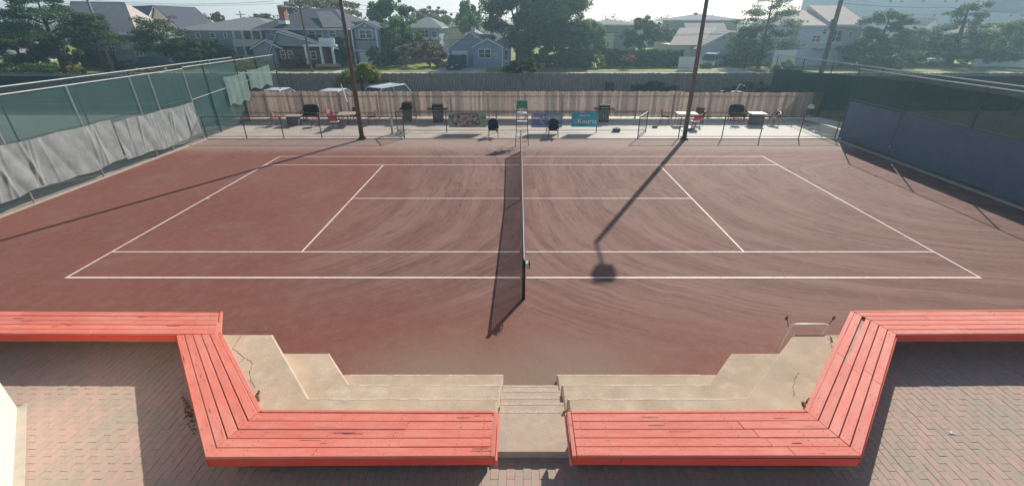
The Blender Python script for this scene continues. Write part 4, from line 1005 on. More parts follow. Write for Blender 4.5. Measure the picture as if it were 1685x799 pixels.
square_table('low pale table on a dark pedestal beside the left loveseat', (-14.45, 17.95, 0), .95, .7, .60, 'tan', 'gbox')
loveseat('black high backed loveseat against the fence on the left, behind the pale table', (-13.95, 19.3, 0), R(3))
tb = square_table('pale square table in the red chairs group on the left, holding the white pole', (-11.05, 18.1, 0), 1.1, 1.0, .72, 'tan', None, R(8))
sling_chair('faded pink chair standing apart, left of the red chairs group', (-12.15, 18.5, 0), R(75), 'tan', 'pink')
sling_chair('bright red chair with white seat in front of the left square table', (-11.45, 17.0, 0), R(185), 'whitecloth', 'red')
sling_chair('maroon chair behind the left square table, against the fence', (-10.9, 19.0, 0), R(-5), 'maroon', 'maroon')
sling_chair('red chair half hidden behind the left light pole', (-9.6, 18.4, 0), R(-80), 'red', 'red')
pw = thing('umbrella_pole', 'thin white closed umbrella pole leaning by the left square table', 'umbrella pole', (-11.2, 18.6, 0))
MB(pw.location).tube([(-11.05, 18.6, .72), (-11.15, 18.65, 1.35)], .02, 6).build('pole', 'blackmetal', pw)
MB(pw.location).tube([(-11.15, 18.65, 1.3), (-11.2, 18.7, 1.45), (-11.45, 18.9, 2.4)], [.05, .06, .03], 8).build('closed_canopy', 'white', pw)
# right group
tr_ = square_table('white topped table beside the right light pole', (10.55, 18.1, 0), 1.25, .8, .74, 'white', None, R(-4))
sling_chair('red chair with white seat in front of the white table by the right pole', (10.75, 17.1, 0), R(188), 'whitecloth', 'red')
sling_chair('red chair at the left end of the white table, beside the right pole', (9.35, 18.5, 0), R(80), 'red', 'red')
sling_chair('dark red chair behind the white table, against the fence', (11.7, 18.9, 0), R(-25), 'red', 'maroon')
sling_chair('white seated chair between the white table and the right loveseat', (11.3, 17.9, 0), R(-100), 'whitecloth', 'blackmetal')
t = thing('stacked_trays', 'stack of pale folded chairs on the patio just right of the right pole', 'folded chairs', (10.1, 16.5, 0))
for k in range(3): MB().cbox((.1*k, .0, .05+.07*k), (.62, .42, .03), R(5*k), R(4)).build('folded_chair', ['galv', 'gbox', 'whitecloth'][k], t)
loveseat('black high backed loveseat against the fence on the right, behind the white table', (14.35, 19.25, 0), R(-3))
square_table('white topped table on a dark pedestal in front of the right loveseat', (15.05, 18.1, 0), .95, .75, .74, 'white', 'gbox', R(-3))
bucket_chair('wire armchair with pale pink cushion left of the right pedestal table', (13.75, 17.9, 0), R(80), 'pink', None, group='wire armchairs right of the pole')
bucket_chair('wire armchair with pale pink cushion right of the right pedestal table', (16.15, 18.0, 0), R(-70), 'pink', 'gbox', group='wire armchairs right of the pole')
def folded(label, a, b, w_=.45):
    a, b = Vector(a), Vector(b); d = b-a; L = d.length; m_ = (a+b)/2
    t = thing('folding_table', label, 'folding table', m_, math.atan2(d.y, d.x))
    MB().cbox((0, 0, .03), (L, w_, .04), rx=R(28)).build('tabletop', 'paletarp', t)
    for s in (-1, 1): MB().tube([(s*L*.4, 0, 0), (s*L*.4, 0, -m_.z)], .015, 5).build('leg', 'galv', t)
folded('long pale board lying on supports at the right end of the patio', (18.1, 18.0, .45), (19.1, 15.2, .45))
t = thing('lidded_bucket', 'white domed bucket against the dark screen at the right end of the patio', 'bucket', (18.9, 18.9, 0))
MB().tube([(0, 0, 0), (0, 0, .9)], .17, 12, .19).build('body', 'gbox', t); MB().ell((0, 0, .95), (.21, .21, .2), 12, 6).build('dome_lid', 'white', t, True)
for lab, (x, y) in (('small white bowl on the shaded patio ground at right, farther one', (17.7, 16.8)), ('small white bowl on the shaded patio ground at right, nearer one', (17.55, 15.9))):
    t = thing('bowl', lab, 'bowl', (x, y, .01)); MB().tube([(0, 0, 0), (0, 0, .06)], .09, 10, .15).build('body', 'white', t); MB().tube([(0, 0, .06), (0, 0, .075)], .16, 10).build('rim', 'white', t)
t = thing('ground_light', 'small dark ground light on the patio left of the right pole', 'ground light', (8.35, 17.2, 0))
MB().cbox((0, 0, .06), (.3, .2, .10), ry=R(-10)).build('housing', 'gbox', t); MB().cbox((0, -.02, .125), (.24, .15, .02), ry=R(-10)).build('lens', 'lamp', t); MB().tube([(0, 0, 0), (-.6, .3, .01), (-1.2, 1.2, .01)], .008, 5).build('cable', 'wire', t)

# ------------------------------------------------------------------ cars
def car(label, loc, rz, paint, kind='suv', L=4.6, W=1.85, H=1.55):
    t = thing('parked_car', label, 'car', loc, rz)
    h2 = L/2
    low = [(-h2, .32), (-h2, .72), (-h2+.15, .88), (-h2+.95, .95), (h2-.35, .98), (h2, .85), (h2, .32)]
    mb = MB(); n = len(low); rows = []
    for s, sh in ((-1, 0), (-.96, .03), (.96, .03), (1, 0)):
        rows.append([(a, s*W/2, z if abs(s) < 1 else (.30 if z < .4 else z-.08)) for a, z in low])
    vs = [p for r_ in rows for p in r_]; fs = [(k*n+i, (k+1)*n+i, (k+1)*n+(i+1) % n, k*n+(i+1) % n) for k in range(3) for i in range(n)]+[tuple(range(n)), tuple(reversed(range(3*n, 4*n)))]
    mb.add(vs, fs).build('body', paint, t)
    f0, f1, r0, r1 = (-h2+.95, -h2+1.55, h2-.95 if kind != 'suv' else h2-.55, h2-.12)
    base = [(f0, W/2-.06, .95), (r1, W/2-.06, .97), (r1, -W/2+.06, .97), (f0, -W/2+.06, .95)]
    top = [(f1, W/2-.24, H-.04), (r0, W/2-.24, H-.04), (r0, -W/2+.24, H-.04), (f1, -W/2+.24, H-.04)]
    MB().add(base+top, [(0, 3, 2, 1), (4, 5, 6, 7), (0, 1, 5, 4), (1, 2, 6, 5), (2, 3, 7, 6), (3, 0, 4, 7)]).build('windows', 'glass', t)
    MB().prism([(f1-.03, W/2-.22), (r0+.03, W/2-.22), (r0+.03, -W/2+.22), (f1-.03, -W/2+.22)], H-.045, H, .02).build('roof', paint, t)
    pl = MB()
    for s in (-1, 1):
        for (a, b_) in (((f0, .95), (f1, H-.03)), ((r1, .97), (r0, H-.03)), (((f1+r0)/2-.1, .97), ((f1+r0)/2-.1, H-.03))):
            pl.tube([(a[0], s*(W/2-.05), a[1]), (b_[0], s*(W/2-.225), b_[1])], .035, 5)
    pl.build('pillars', paint, t)
    for sx in (-1, 1):
        for s in (-1, 1):
            w_ = MB().tube([(sx*(h2-.85), s*(W/2-.2), .33), (sx*(h2-.85), s*(W/2+.01), .33)], .33, 14).build('wheel', 'tyre', t)
            MB().tube([(sx*(h2-.85), s*(W/2-.02), .33), (sx*(h2-.85), s*(W/2+.02), .33)], .19, 10).build('rim', 'chrome', w_)
    for s in (-1, 1):
        MB().cbox((-h2+.03, s*(W/2-.32), .70), (.06, .38, .14)).build('headlight', 'lamp', t)
        MB().cbox((h2-.03, s*(W/2-.22), .78), (.05, .24, .16)).build('taillight', 'red', t)
        MB().cbox((f0+.25, s*(W/2+.05), 1.02), (.12, .16, .12)).build('mirror', paint, t)
        if kind == 'suv': MB().tube([(f1+.1, s*(W/2-.3), H+.05), (r0-.1, s*(W/2-.3), H+.05)], .022, 5).build('roof_rail', 'chrome', t)
    MB().cbox((-h2+.01, 0, .55), (.05, W*.62, .22)).build('grille', 'grill', t)
    MB().cbox((-h2-.01, 0, .42), (.04, .4, .12)).build('number_plate', 'white', t)
    return t
car('white blue roofed station wagon parked just behind the tan fence, left of the middle', (at(628, 146, 23.5).x-.1, 23.9, 0), R(62), 'carwhite', H=1.6)
car('white hatchback roof showing above the tan fence beside the left light pole', (at(558, 150, 23.6).x, 23.2, 0), R(175), 'carwhite', 'car', L=3.9, H=1.45)
car('pale car roof showing above the tan fence near the left wing fence', (at(462, 150, 23.6).x, 23.6, 0), R(178), 'carwhite', 'car', L=2.9+.8, H=1.45)
p = atz(251, 118); car('shiny dark car with a chrome white glare parked before the tan roofed house', (at(251, 112, 50).x, 50.5, .03), R(12), 'cardark', L=5, W=2, H=1.7)
car('black pickup parked nose out before the blue house garage', (at(750, 108, 52.5).x, 53.2, .03), R(84), 'cardark', H=1.75, W=1.95, L=4.9)
car('white minivan parked at the pale driveway on the right', (at(1174, 102, 56).x, 56.5, .03), R(232), 'carwhite', L=4.5, W=1.9, H=1.8)
bn = thing('wheelie_bin', 'dark blue wheelie bin standing against the grey fence, right of the middle', 'bin', (at(1003, 140, 29.3).x, 29.3, 0))
MB().prism([(-.3, -.3), (.3, -.3), (.3, .3), (-.3, .3)], .06, 1.15).build('body', mat('bin plastic', (.03, .045, .08), rough=.5), bn)
MB().prism([(-.33, -.36), (.33, -.36), (.33, .33), (-.33, .33)], 1.152, 1.24, .03).build('lid', 'cardark', bn)
for s in (-1, 1): MB().tube([(s*.22-.03, .28, .1), (s*.22+.03, .28, .1)], .1, 10).build('wheel', 'tyre', bn)
# ride-on machine seen over the fence on the right
mw = thing('mower', 'small dark machine with pale handlebars showing above the tan fence at right', 'mower', (at(1205, 148, 23).x, 23, 0))
MB().cbox((0, 0, .9), (1.5, .7, .9)).build('body', 'cardark', mw); MB().tube([(.2, 0, 1.2), (.5, 0, 1.9), (.9, .1, 1.7)], .04, 6).build('handlebar', 'white', mw); MB().cbox((-.4, 0, 1.5), (.5, .5, .3), ry=.3).build('seat', 'blackmetal', mw)
for s in (-1, 1): MB().tube([(s*.5, -.4, .3), (s*.5, .4, .3)], .3, 12).build('wheel', 'tyre', mw)

# ------------------------------------------------------------------ houses
class House:
    def __init__(s, name, label, u, Y, cat='house', group=None):
        s.Y = Y; s.x = at(u, 100, Y).x; s.t = thing(name, label, cat, (s.x, Y, 0), 0, group); s.off = s.t.location
    def X(s, u, Y=None, v=90): return at(u, v, Y or s.Y).x
    def Z(s, v, Y=None): return at(854, v, Y or s.Y).z
    def mb(s): return MB(s.off)
    def wall(s, u0, u1, v1, dep, m, Y=None, v0=None):
        Y = Y or s.Y; z0 = s.Z(v0, Y) if v0 else -.02
        x0, x1 = at(u0, v1, Y).x, at(u1, v1, Y).x
        s.mb().box(x0, x1, Y, Y+dep, z0, s.Z(v1, Y)).build('wall', m, s.t); return x0, x1, s.Z(v1, Y)
    def hip(s, x0, x1, y0, y1, z, zr, m, o=.45, rl=None):
        x0 -= o; x1 += o; y0 -= o; y1 += o; c = (x0+x1)/2; yc = (y0+y1)/2; h = rl if rl is not None else max(.2, (x1-x0)/2-(y1-y0)/2)
        f = s.mb().box(x0, x1, y0, y1, z+.002, z+.16).build('eave', 'trim', s.t)
        s.mb().add([(x0, y0, z+.165), (x1, y0, z+.165), (x1, y1, z+.165), (x0, y1, z+.165), (c-h, yc, zr), (c+h, yc, zr)], [(0, 1, 5, 4), (1, 2, 5), (2, 3, 4, 5), (3, 0, 4), (3, 2, 1, 0)]).build('roof', m, s.t)
    def gable(s, x0, x1, y0, y1, z, zr, wm, rm, o=.3, apex=None, trim='trim'):
        a = (x0+x1)/2 if apex is None else apex
        s.mb().extr([(x0, z+.002), (x1, z+.002), (a, zr-.1)], 'y', y0+.01, y1).build('gable', wm, s.t)
        for xa in (x0, x1):
            d = Vector((a-xa, zr-z)).normalized(); e = Vector((xa, z))-d*o; nn = Vector((-d.y, d.x))*(.14 if xa == x0 else -.14)
            q = [(e.x, e.y), (a, zr), (a+0, zr+.16), (e.x+nn.x, e.y+nn.y)]
            s.mb().extr(q, 'y', y0-.3, y1+.3).build('roof', rm, s.t)
            q = [(e.x, e.y-.10), (a, zr-.10), (a, zr+.06), (e.x, e.y+.06)]
            s.mb().extr(q, 'y', y0-.36, y0-.302).build('bargeboard', trim, s.t)
    def win(s, u0, u1, v0, v1, Y=None, n=1, name='window'):
        Y = (Y or s.Y); c = .06
        x0, x1 = at(u0, (v0+v1)/2, Y).x, at(u1, (v0+v1)/2, Y).x; z1, z0 = s.Z(v0, Y), s.Z(v1, Y)
        f = s.mb(); f.box(x0, x1, Y-.07, Y-.003, z0, z0+.1).box(x0, x1, Y-.07, Y-.003, z1-.1, z1)
        for k in range(n+1):
            xx = x0+(x1-x0-.1)*k/n; f.box(xx, xx+.1, Y-.068, Y-.003, z0+.1, z1-.1)
        f.box(x0+.1, x1-.1, Y-.06, Y-.035, (z0+z1)/2-.03, (z0+z1)/2+.03)
        fo = f.build(name, 'trim', s.t)
        for k in range(n):
            a = x0+(x1-x0-.1)*k/n+.1; b_ = x0+(x1-x0-.1)*(k+1)/n
            s.mb().box(a, b_, Y-.03, Y-.004, z0+.1, z1-.1).build('pane', 'glass', fo)
        return fo
    def bx(s, name, u0, u1, v0, v1, Y, dep, m, parent=None):
        x0, x1 = at(u0, (v0+v1)/2, Y).x, at(u1, (v0+v1)/2, Y).x
        return s.mb().box(x0, x1, Y, Y+dep, s.Z(v1, Y), s.Z(v0, Y)).build(name, m, parent or s.t)

# blue cottage
h = House('cottage', 'small blue cottage with two front gables, a white garage door and a bay window', 790, 56)
x0, x1, z = h.wall(738, 840, 78, 9, 'sidingblue'); h.gable(x0, h.X(812), 56, 66, z, h.Z(52, 60), 'sidingblue', 'rooflight')
a, b_, z2 = h.wall(778, 827, 77, 1.2, 'sidingblue', Y=54.8); h.gable(a, b_, 54.8, 56.3, z2, h.Z(64, 54.8), 'sidingblue', 'rooflight', .2)
rx0, rx1 = h.X(812), h.X(842)
h.mb().add([(rx0, 55.7, z), (rx1+.3, 55.7, z), (rx1+.3, 65, z), (rx0, 65, z), (rx0-2.2, 60, h.Z(56, 60)), (rx1-1.2, 60, h.Z(58, 60))], [(0, 1, 5, 4), (1, 2, 5), (2, 3, 4, 5), (3, 0, 4), (3, 2, 1, 0)]).build('roof', 'roofgrey', h.t)
h.bx('garage_door', 744.5, 770, 84, 109, 55.95, .05, 'trim')
for k in range(4): h.bx('garage_window', 749+k*5, 752.5+k*5, 91, 94, 55.92, .02, 'glass')
h.win(787, 808, 80.5, 96, 54.8, 2)
dr = h.bx('door', 829, 837, 80, 104, 55.93, .06, 'trim'); h.bx('door_pane', 831, 835, 83, 98, 55.9, .02, 'glass', dr)
ch = h.bx('chimney', 775.5, 782, 45, 56, 60, .8, 'trim'); h.bx('chimney_cap', 774.8, 782.7, 43, 45.2, 59.9, 1.0, 'roofgrey', ch)
h.bx('corner_board', 736.8, 738.6, 78, 110, 55.9, .12, 'trim'); h.bx('corner_board', 826, 828, 78, 110, 54.72, .12, 'trim')
h.bx('step', 828, 840, 105, 110, 54.9, 1.0, 'concrete'); h.bx('vent', 780, 784, 58, 62, 55.9, .1, 'trim')
h.win(809+4, 819, 88, 96, 54.8, 1)
# big dark-roofed house with brick ground floor and chimney
h = House('hipped_house', 'large house with a broad dark hipped roof, orange chimney and columned porch', 500, 58)
x0, x1, z = h.wall(434, 566, 49, 12, 'sidinggrey'); h.hip(x0, x1, 58, 72, z, h.Z(14, 65), 'roof', 1.1, rl=2.2)
h.mb().add([(x0+9, 57.0, z+.3), (x1+1, 57.0, z+.3), (x1-3, 62, h.Z(19, 62)), (x0+6.3, 62, h.Z(19, 62))], [(0, 1, 2, 3)]).build('roof', 'roofgrey', h.t)
ch = h.bx('chimney', 459, 468, 12, 40, 57.6, 1.1, 'chimney'); h.bx('chimney_base', 458, 470, 34, 40, 57.5, 1.2, 'trim', ch); h.bx('chimney_cap', 458, 469, 9.5, 12.2, 57.5, 1.3, 'roofgrey', ch)
# ground-floor wings with crossing gables
a, b_, z2 = h.wall(416, 452, 79, 4, 'sidinggrey', Y=54.5); h.gable(a, b_+1, 54.5, 58, z2, h.Z(66, 54.5), 'sidinggrey', 'roof', .3)
a, b_, z2 = h.wall(452, 535, 80, 3, 'brickred', Y=55); h.gable(a, b_+1, 54.6, 58, h.Z(76, 55), h.Z(52, 55), 'sidinggrey', 'roof', 1.2, apex=h.X(468, 55))
for uu in (504, 529, 548): h.bx('porch_column', uu-1.6, uu+1.6, 76, 106, 53.6, .3, 'trim')
h.bx('porch_beam', 498, 553, 73.5, 77, 53.5, .5, 'trim')
h.bx('balcony_rail', 525, 550, 63, 73, 54.2, .15, 'trim')
h.win(446, 456, 49.5, 58, 57.98); h.win(507, 531, 49, 63, 57.98, 2); h.win(479, 490, 49.5, 58, 57.98); h.win(541, 553, 50, 62, 57.98, 1)
h.win(474, 482, 83, 97, 55, 1); h.win(462, 470, 83, 97, 55, 1); h.win(511, 521, 84, 98, 55, 1)
h.bx('porch_step', 520, 556, 106, 110, 53.2, 1.2, 'concrete')
# narrow two storey gabled house
h = House('gabled_house', 'narrow two storey blue grey house with white corner boards and one gable', 603, 58)
x0, x1, z = h.wall(582, 622, 46, 9, 'sidinggrey'); h.gable(x0, x1, 58, 67, z, h.Z(36.5, 58), 'sidinggrey', 'roof')
h.win(591, 613, 49, 64, None, 2); h.bx('corner_board', 580.8, 583.2, 46, 110, 57.9, .1, 'trim'); h.bx('corner_board', 620.6, 623, 46, 110, 57.9, .1, 'trim')
h.bx('belt_board', 583.3, 620.5, 64.5, 66, 57.92, .08, 'roof'); h.bx('belt_board', 583.3, 620.5, 82.5, 84, 57.92, .08, 'trim'); h.bx('garage_door', 593, 617, 86, 108, 57.93, .06, 'trim'); h.bx('vent', 599, 603, 41, 44, 57.9, .08, 'trim')
# hipped grey house with white balcony porch
h = House('porch_house', 'grey hipped roof house with a two storey white balcony porch on its right side', 360, 60)
x0, x1, z = h.wall(300, 398, 50, 12, 'sidinggrey'); h.hip(x0, x1+4.6, 60, 74, z, h.Z(29, 67), 'roofgrey', .7, rl=1.2)
a, b_ = h.X(372), h.X(430)
h.bx('porch_floor', 383, 432, 65, 77, 59.0, 2.4, 'sidingcream'); h.bx('porch_floor', 381, 416, 92, 102, 59.0, 2.4, 'sidingcream')
for uu in (384, 399, 414, 429): h.bx('porch_column', uu-1.3, uu+1.3, 51, 65, 58.9, .25, 'white')
for uu in (388, 403): h.bx('porch_column', uu-1.2, uu+1.2, 77, 92, 58.9, .25, 'white')
h.bx('porch_wall', 381, 430, 51, 104, 61.5, 6, 'sidinggrey'); h.bx('porch_door', 395, 400, 93, 101, 58.95, .05, 'glass')
h.win(322, 330, 54, 63); h.win(346, 354, 54, 63); h.win(368, 374, 54, 63); h.bx('eave_board', 300, 434, 49.2, 51, 58.8, .2, 'trim')
# tan-roofed house at far left with the navy gable
h = House('tall_roofed_house', 'big house with a steep taupe roof and brick ground floor behind the left pine', 200, 56)
x0, x1, z = h.wall(125, 250, 58, 10, 'sidinggrey'); 
h.mb().add([(x0-1, 55.4, z), (h.X(238)+.5, 55.4, z), (h.X(235, 61), 61, h.Z(4, 61)), (h.X(150, 61), 61, h.Z(2, 61)), (x0-1, 63, z), (h.X(238)+.5, 63, z)], [(0, 1, 2, 3), (1, 5, 2), (5, 4, 3, 2), (4, 0, 3), (0, 4, 5, 1)]).build('roof', 'rooftan', h.t)
h.bx('brick_base', 130, 187, 84, 111, 55.6, .38, 'brickred'); h.bx('eave_board', 190, 242, 56, 58.5, 55.2, .25, 'trim')
h.win(137, 150, 65, 74, None, 2); h.win(178, 189, 70, 84, None, 2); h.win(219, 233, 68, 76, None, 2); h.win(222, 237, 85, 93, None, 2); h.bx('cream_panel', 198, 222, 66, 82, 55.9, .08, 'sidingcream')
h = House('navy_roof_house', 'house with a navy roof and a tall cream gable behind the tan roofed house', 270, 66)
x0, x1, z = h.wall(225, 310, 50, 9, 'sidingcream')
g0 = h.X(262); h.gable(h.X(262), h.X(312), 65.9, 75, h.Z(50), h.Z(11), 'sidingcream', 'roof', .6, apex=h.X(280))
h.mb().add([(h.X(222), 64.9, h.Z(46)), (h.X(259), 64.9, h.Z(46)), (h.X(279, 70), 70, h.Z(9, 70)), (h.X(222, 70), 70, h.Z(11, 70))], [(0, 1, 2, 3)]).build('roof', 'roof', h.t)
h.bx('gable_recess', 275, 291, 26, 31, 65.7, .1, 'roofgrey')
# house behind the bronze bush
h = House('set_back_house', 'grey roofed house with a wide white window behind the bronze bush', 700, 66)
x0, x1, z = h.wall(672, 722, 47, 9, 'sidinggrey'); h.hip(x0, x1, 66, 75, z, h.Z(28, 70), 'roofgrey', .6, rl=.3)
h.win(687, 706, 49, 62, None, 3); h.win(710, 720, 51, 62, None, 1); h.bx('porch_rail', 682, 726, 62, 66, 65, .2, 'trim')
h = House('flat_roof_house', 'low brownish house far behind, between the bronze bush and the cottage', 740, 85)
h.wall(715, 765, 46, 8, 'rooftan'); h.bx('roof', 713, 767, 44, 46.5, 84.6, 9, 'roofgrey'); h.win(729, 738, 48, 52); h.win(746, 752, 48, 52); h.bx('sign_board', 721, 728, 36, 41, 84, .3, 'white')
# hazy right side houses
h = House('long_roofed_house', 'pale house with broad light roofs and a low gable behind the white minivan', 1165, 62)
x0, x1, z = h.wall(1105, 1150, 74, 10, 'sidingcream'); h.mb().add([(x0-.6, 61.4, z), (h.X(1152), 61.4, z), (h.X(1172, 67), 67, h.Z(46, 67)), (h.X(1112, 67), 67, h.Z(46, 67))], [(0, 1, 2, 3)]).build('roof', 'rooftan', h.t)
a, b_, z2 = h.wall(1148, 1262, 80, 9, 'sidingpale', Y=60); h.gable(a, b_, 60, 69, z2, h.Z(55, 60), 'sidingpale', 'rooflight', .4, apex=h.X(1192, 60))
h.mb().box(h.X(1125, 72), h.X(1205, 72), 70, 76, 0, h.Z(52, 70)).build('wall', 'rooftan', h.t)
h.mb().add([(h.X(1122, 70), 69.5, h.Z(54, 70)), (h.X(1190, 70), 69.5, h.Z(54, 70)), (h.X(1182, 74), 74, h.Z(38, 74)), (h.X(1118, 74), 74, h.Z(38, 74))], [(0, 1, 2, 3)]).build('roof', 'rooflight', h.t)
h.win(1160, 1166, 84, 90, 60)
h = House('distant_house', 'hazy broad roofed house behind the right pole', 1170, 88)
x0, x1, z = h.wall(1120, 1215, 34, 12, 'roofgrey'); h.hip(x0, x1, 88, 102, z, h.Z(23, 95), 'roofgrey', .8); h.bx('chimney', 1144, 1148, 21, 27, 94, 1, 'chimney')
h = House('distant_house', 'hazy grey roofed house right of the big middle tree', 1010, 84)
x0, x1, z = h.wall(974, 1050, 42, 10, 'roofgrey'); h.hip(x0, x1, 84, 95, z, h.Z(32, 90), 'roofgrey', .8); h.win(985, 989, 70, 76); h.bx('pale_wall', 992, 1010, 55, 80, 83.8, .2, 'sidingcream'); h.win(998, 1002, 68, 78, 83.8)
h = House('distant_house', 'hazy roof far away between the middle tree and the hedge', 1050, 110)
x0, x1, z = h.wall(1030, 1100, 40, 10, 'rooftan'); h.hip(x0, x1, 110, 120, z, h.Z(31, 115), 'rooftan', .8)
# two storey pale house behind the right utility pole
h = House('two_storey_house', 'pale blue two storey house with tan roofs behind the right utility pole', 1365, 58)
x0, x1, z = h.wall(1308, 1420, 44, 12, 'sidingpale'); h.hip(x0, h.X(1368), 58, 69, z, h.Z(17, 63), 'rooftan', .5, rl=1.4)
h.hip(h.X(1356), x1-.5, 57.6, 70, z+.1, h.Z(9, 63), 'rooftan', .6, rl=2.6)
h.win(1309, 1314, 46, 56, None, 1); h.win(1353, 1361, 47, 57, None, 1); h.win(1366, 1386, 49, 70, None, 2); h.win(1396, 1402, 52, 62, None, 1); h.win(1387, 1396, 78, 91, None, 2); h.win(1399, 1405, 78, 92, None, 1)
h.win(1335, 1350, 58, 70, None, 2); h.bx('balcony_rail', 1334, 1386, 69, 71, 57.2, .12, 'trim'); h.bx('porch_roof', 1345, 1368, 80, 82.5, 57, 1, 'roofgrey'); h.bx('bay', 1308, 1322, 50, 95, 57.6, .4, 'sidingpale')
# very large pale building at top right
h = House('apartment_block', 'very large hazy pale building rising behind the trees at top right', 1560, 118, 'building')
x0, x1, z = h.wall(1398, 1860, -12, 20, 'sidingpale')
h.bx('ledge', 1448, 1600, 14.8, 16.2, 117.6, .5, 'white'); h.bx('ledge', 1448, 1560, 19.6, 21.2, 117.4, .6, 'white'); h.bx('ledge', 1600, 1860, 19.8, 21.8, 117.6, .5, 'white'); h.bx('ledge', 1630, 1860, 5.8, 7, 117.6, .5, 'white')
h.bx('end_bay', 1690-60, 1860, -10, 19, 117.2, .9, 'sidinggrey')
for r_ in range(4):
    for k in range(22):
        u = 1462+k*18
        if (k*7+r_*3) % 5 < 3: h.win(u, u+7, [2, 25, 40, 54][r_]-2, [2, 25, 40, 54][r_]+3, 117.98, 1)
for (nm, lab, u0, u1, ve, vr, Y, wm, rm) in (('small_house', 'tiny white gabled house between the right hand trees', 1527, 1545, 40, 31, 95, 'white', 'roof'),
        ('small_house', 'pale roofed house low between the right hand pines', 1548, 1576, 67, 57, 75, 'sidingcream', 'rooflight'),
        ('small_house', 'cream gabled house behind the tall right pine', 1618, 1660, 55, 41, 80, 'sidingcream', 'rooflight'),
        ('small_house', 'pale house at the left edge behind the dark pines', 2, 40, 95, 84, 62, 'sidingpale', 'roofgrey'),
        ('small_house', 'red walled house at the far left edge behind the pines', -30, 22, 74, 66, 70, 'brickred', 'roofgrey')):
    h = House(nm, lab, (u0+u1)/2, Y); x0, x1, z = h.wall(u0, u1, ve, 7, wm); h.gable(x0, x1, Y, Y+7, z, h.Z(vr, Y), wm, rm, .3); h.win(u0+(u1-u0)*.3, u0+(u1-u0)*.45, ve+2, ve+7); h.win(u0+(u1-u0)*.6, u0+(u1-u0)*.75, ve+2, ve+7)
# pale garden walls
for lab, u0, u1, v, Y in (('white board garden fence beside the minivan, left of the small yellow bush', 1119, 1152, 93, 51), ('pale blue garden fence along the lawn at far right', 1605, 1700, 97, 56), ('pale blue garden fence behind the right hand pine trunks', 1530, 1568, 97, 57), ('white board fence behind the right corner of the courts', 1276, 1312, 82, 52)):
    a, b_ = at(u0, v, Y).x, at(u1, v, Y).x; t = thing('garden_fence', lab, 'fence', ((a+b_)/2, Y, 0)); z = at(850, v, Y).z; n = max(2, int((b_-a)/1.8))
    for k in range(n):
        c0 = a+(b_-a)*k/n; c1 = a+(b_-a)*(k+1)/n; MB(t.location).box(c0+.06, c1-.06, Y, Y+.04, .05, z-.05).build('panel', 'white' if 'white' in lab else 'sidingpale', t)
    for k in range(n+1): c0 = a+(b_-a)*k/n; MB(t.location).box(c0-.055, c0+.055, Y-.03, Y+.07, 0, z).build('post', 'white', t)

# ------------------------------------------------------------------ trees
def leaves(name, clumps, n, size, m, parent=None, off=(0, 0, 0), flat=.0, aspect=.6, seed=0):
    """clumps: rows of (x,y,z,rx,ry,rz); leaf quads scattered through each clump volume, denser near its shell"""
    rng = np.random.RandomState(seed); cl = np.array(clumps, float)
    vol = (cl[:, 3]*cl[:, 4]*cl[:, 5])**.67; idx = rng.choice(len(cl), n, p=vol/vol.sum())
    d = rng.normal(size=(n, 3)); d /= np.linalg.norm(d, axis=1)[:, None]; r = rng.rand(n)**.45
    P = cl[idx, :3]+d*r[:, None]*cl[idx, 3:6]
    a = rng.normal(size=(n, 3)); a[:, 2] *= (1-flat); a /= np.linalg.norm(a, axis=1)[:, None]
    b = rng.normal(size=(n, 3)); b[:, 2] *= (1-flat); b -= a*(a*b).sum(1)[:, None]; b /= np.linalg.norm(b, axis=1)[:, None]+1e-9
    s = size*(.55+.9*rng.rand(n))[:, None]; a = a*s*.5; b = b*s*.5*aspect
    V = np.stack([P-a, P+b*1.0-a*.1, P+a, P-b*1.0-a*.1], 1).reshape(-1, 3)-np.array(off)
    me = bpy.data.meshes.new(name); me.vertices.add(4*n); me.vertices.foreach_set('co', V.ravel())
    me.loops.add(4*n); me.loops.foreach_set('vertex_index', np.arange(4*n)); me.polygons.add(n); me.polygons.foreach_set('loop_start', np.arange(n)*4)
    me.materials.append(m); me.update(calc_edges=True)
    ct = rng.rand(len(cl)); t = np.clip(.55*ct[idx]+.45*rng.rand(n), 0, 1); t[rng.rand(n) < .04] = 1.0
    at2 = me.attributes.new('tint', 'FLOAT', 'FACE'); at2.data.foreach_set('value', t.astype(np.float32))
    return link(name, me, parent)
TS = [0]
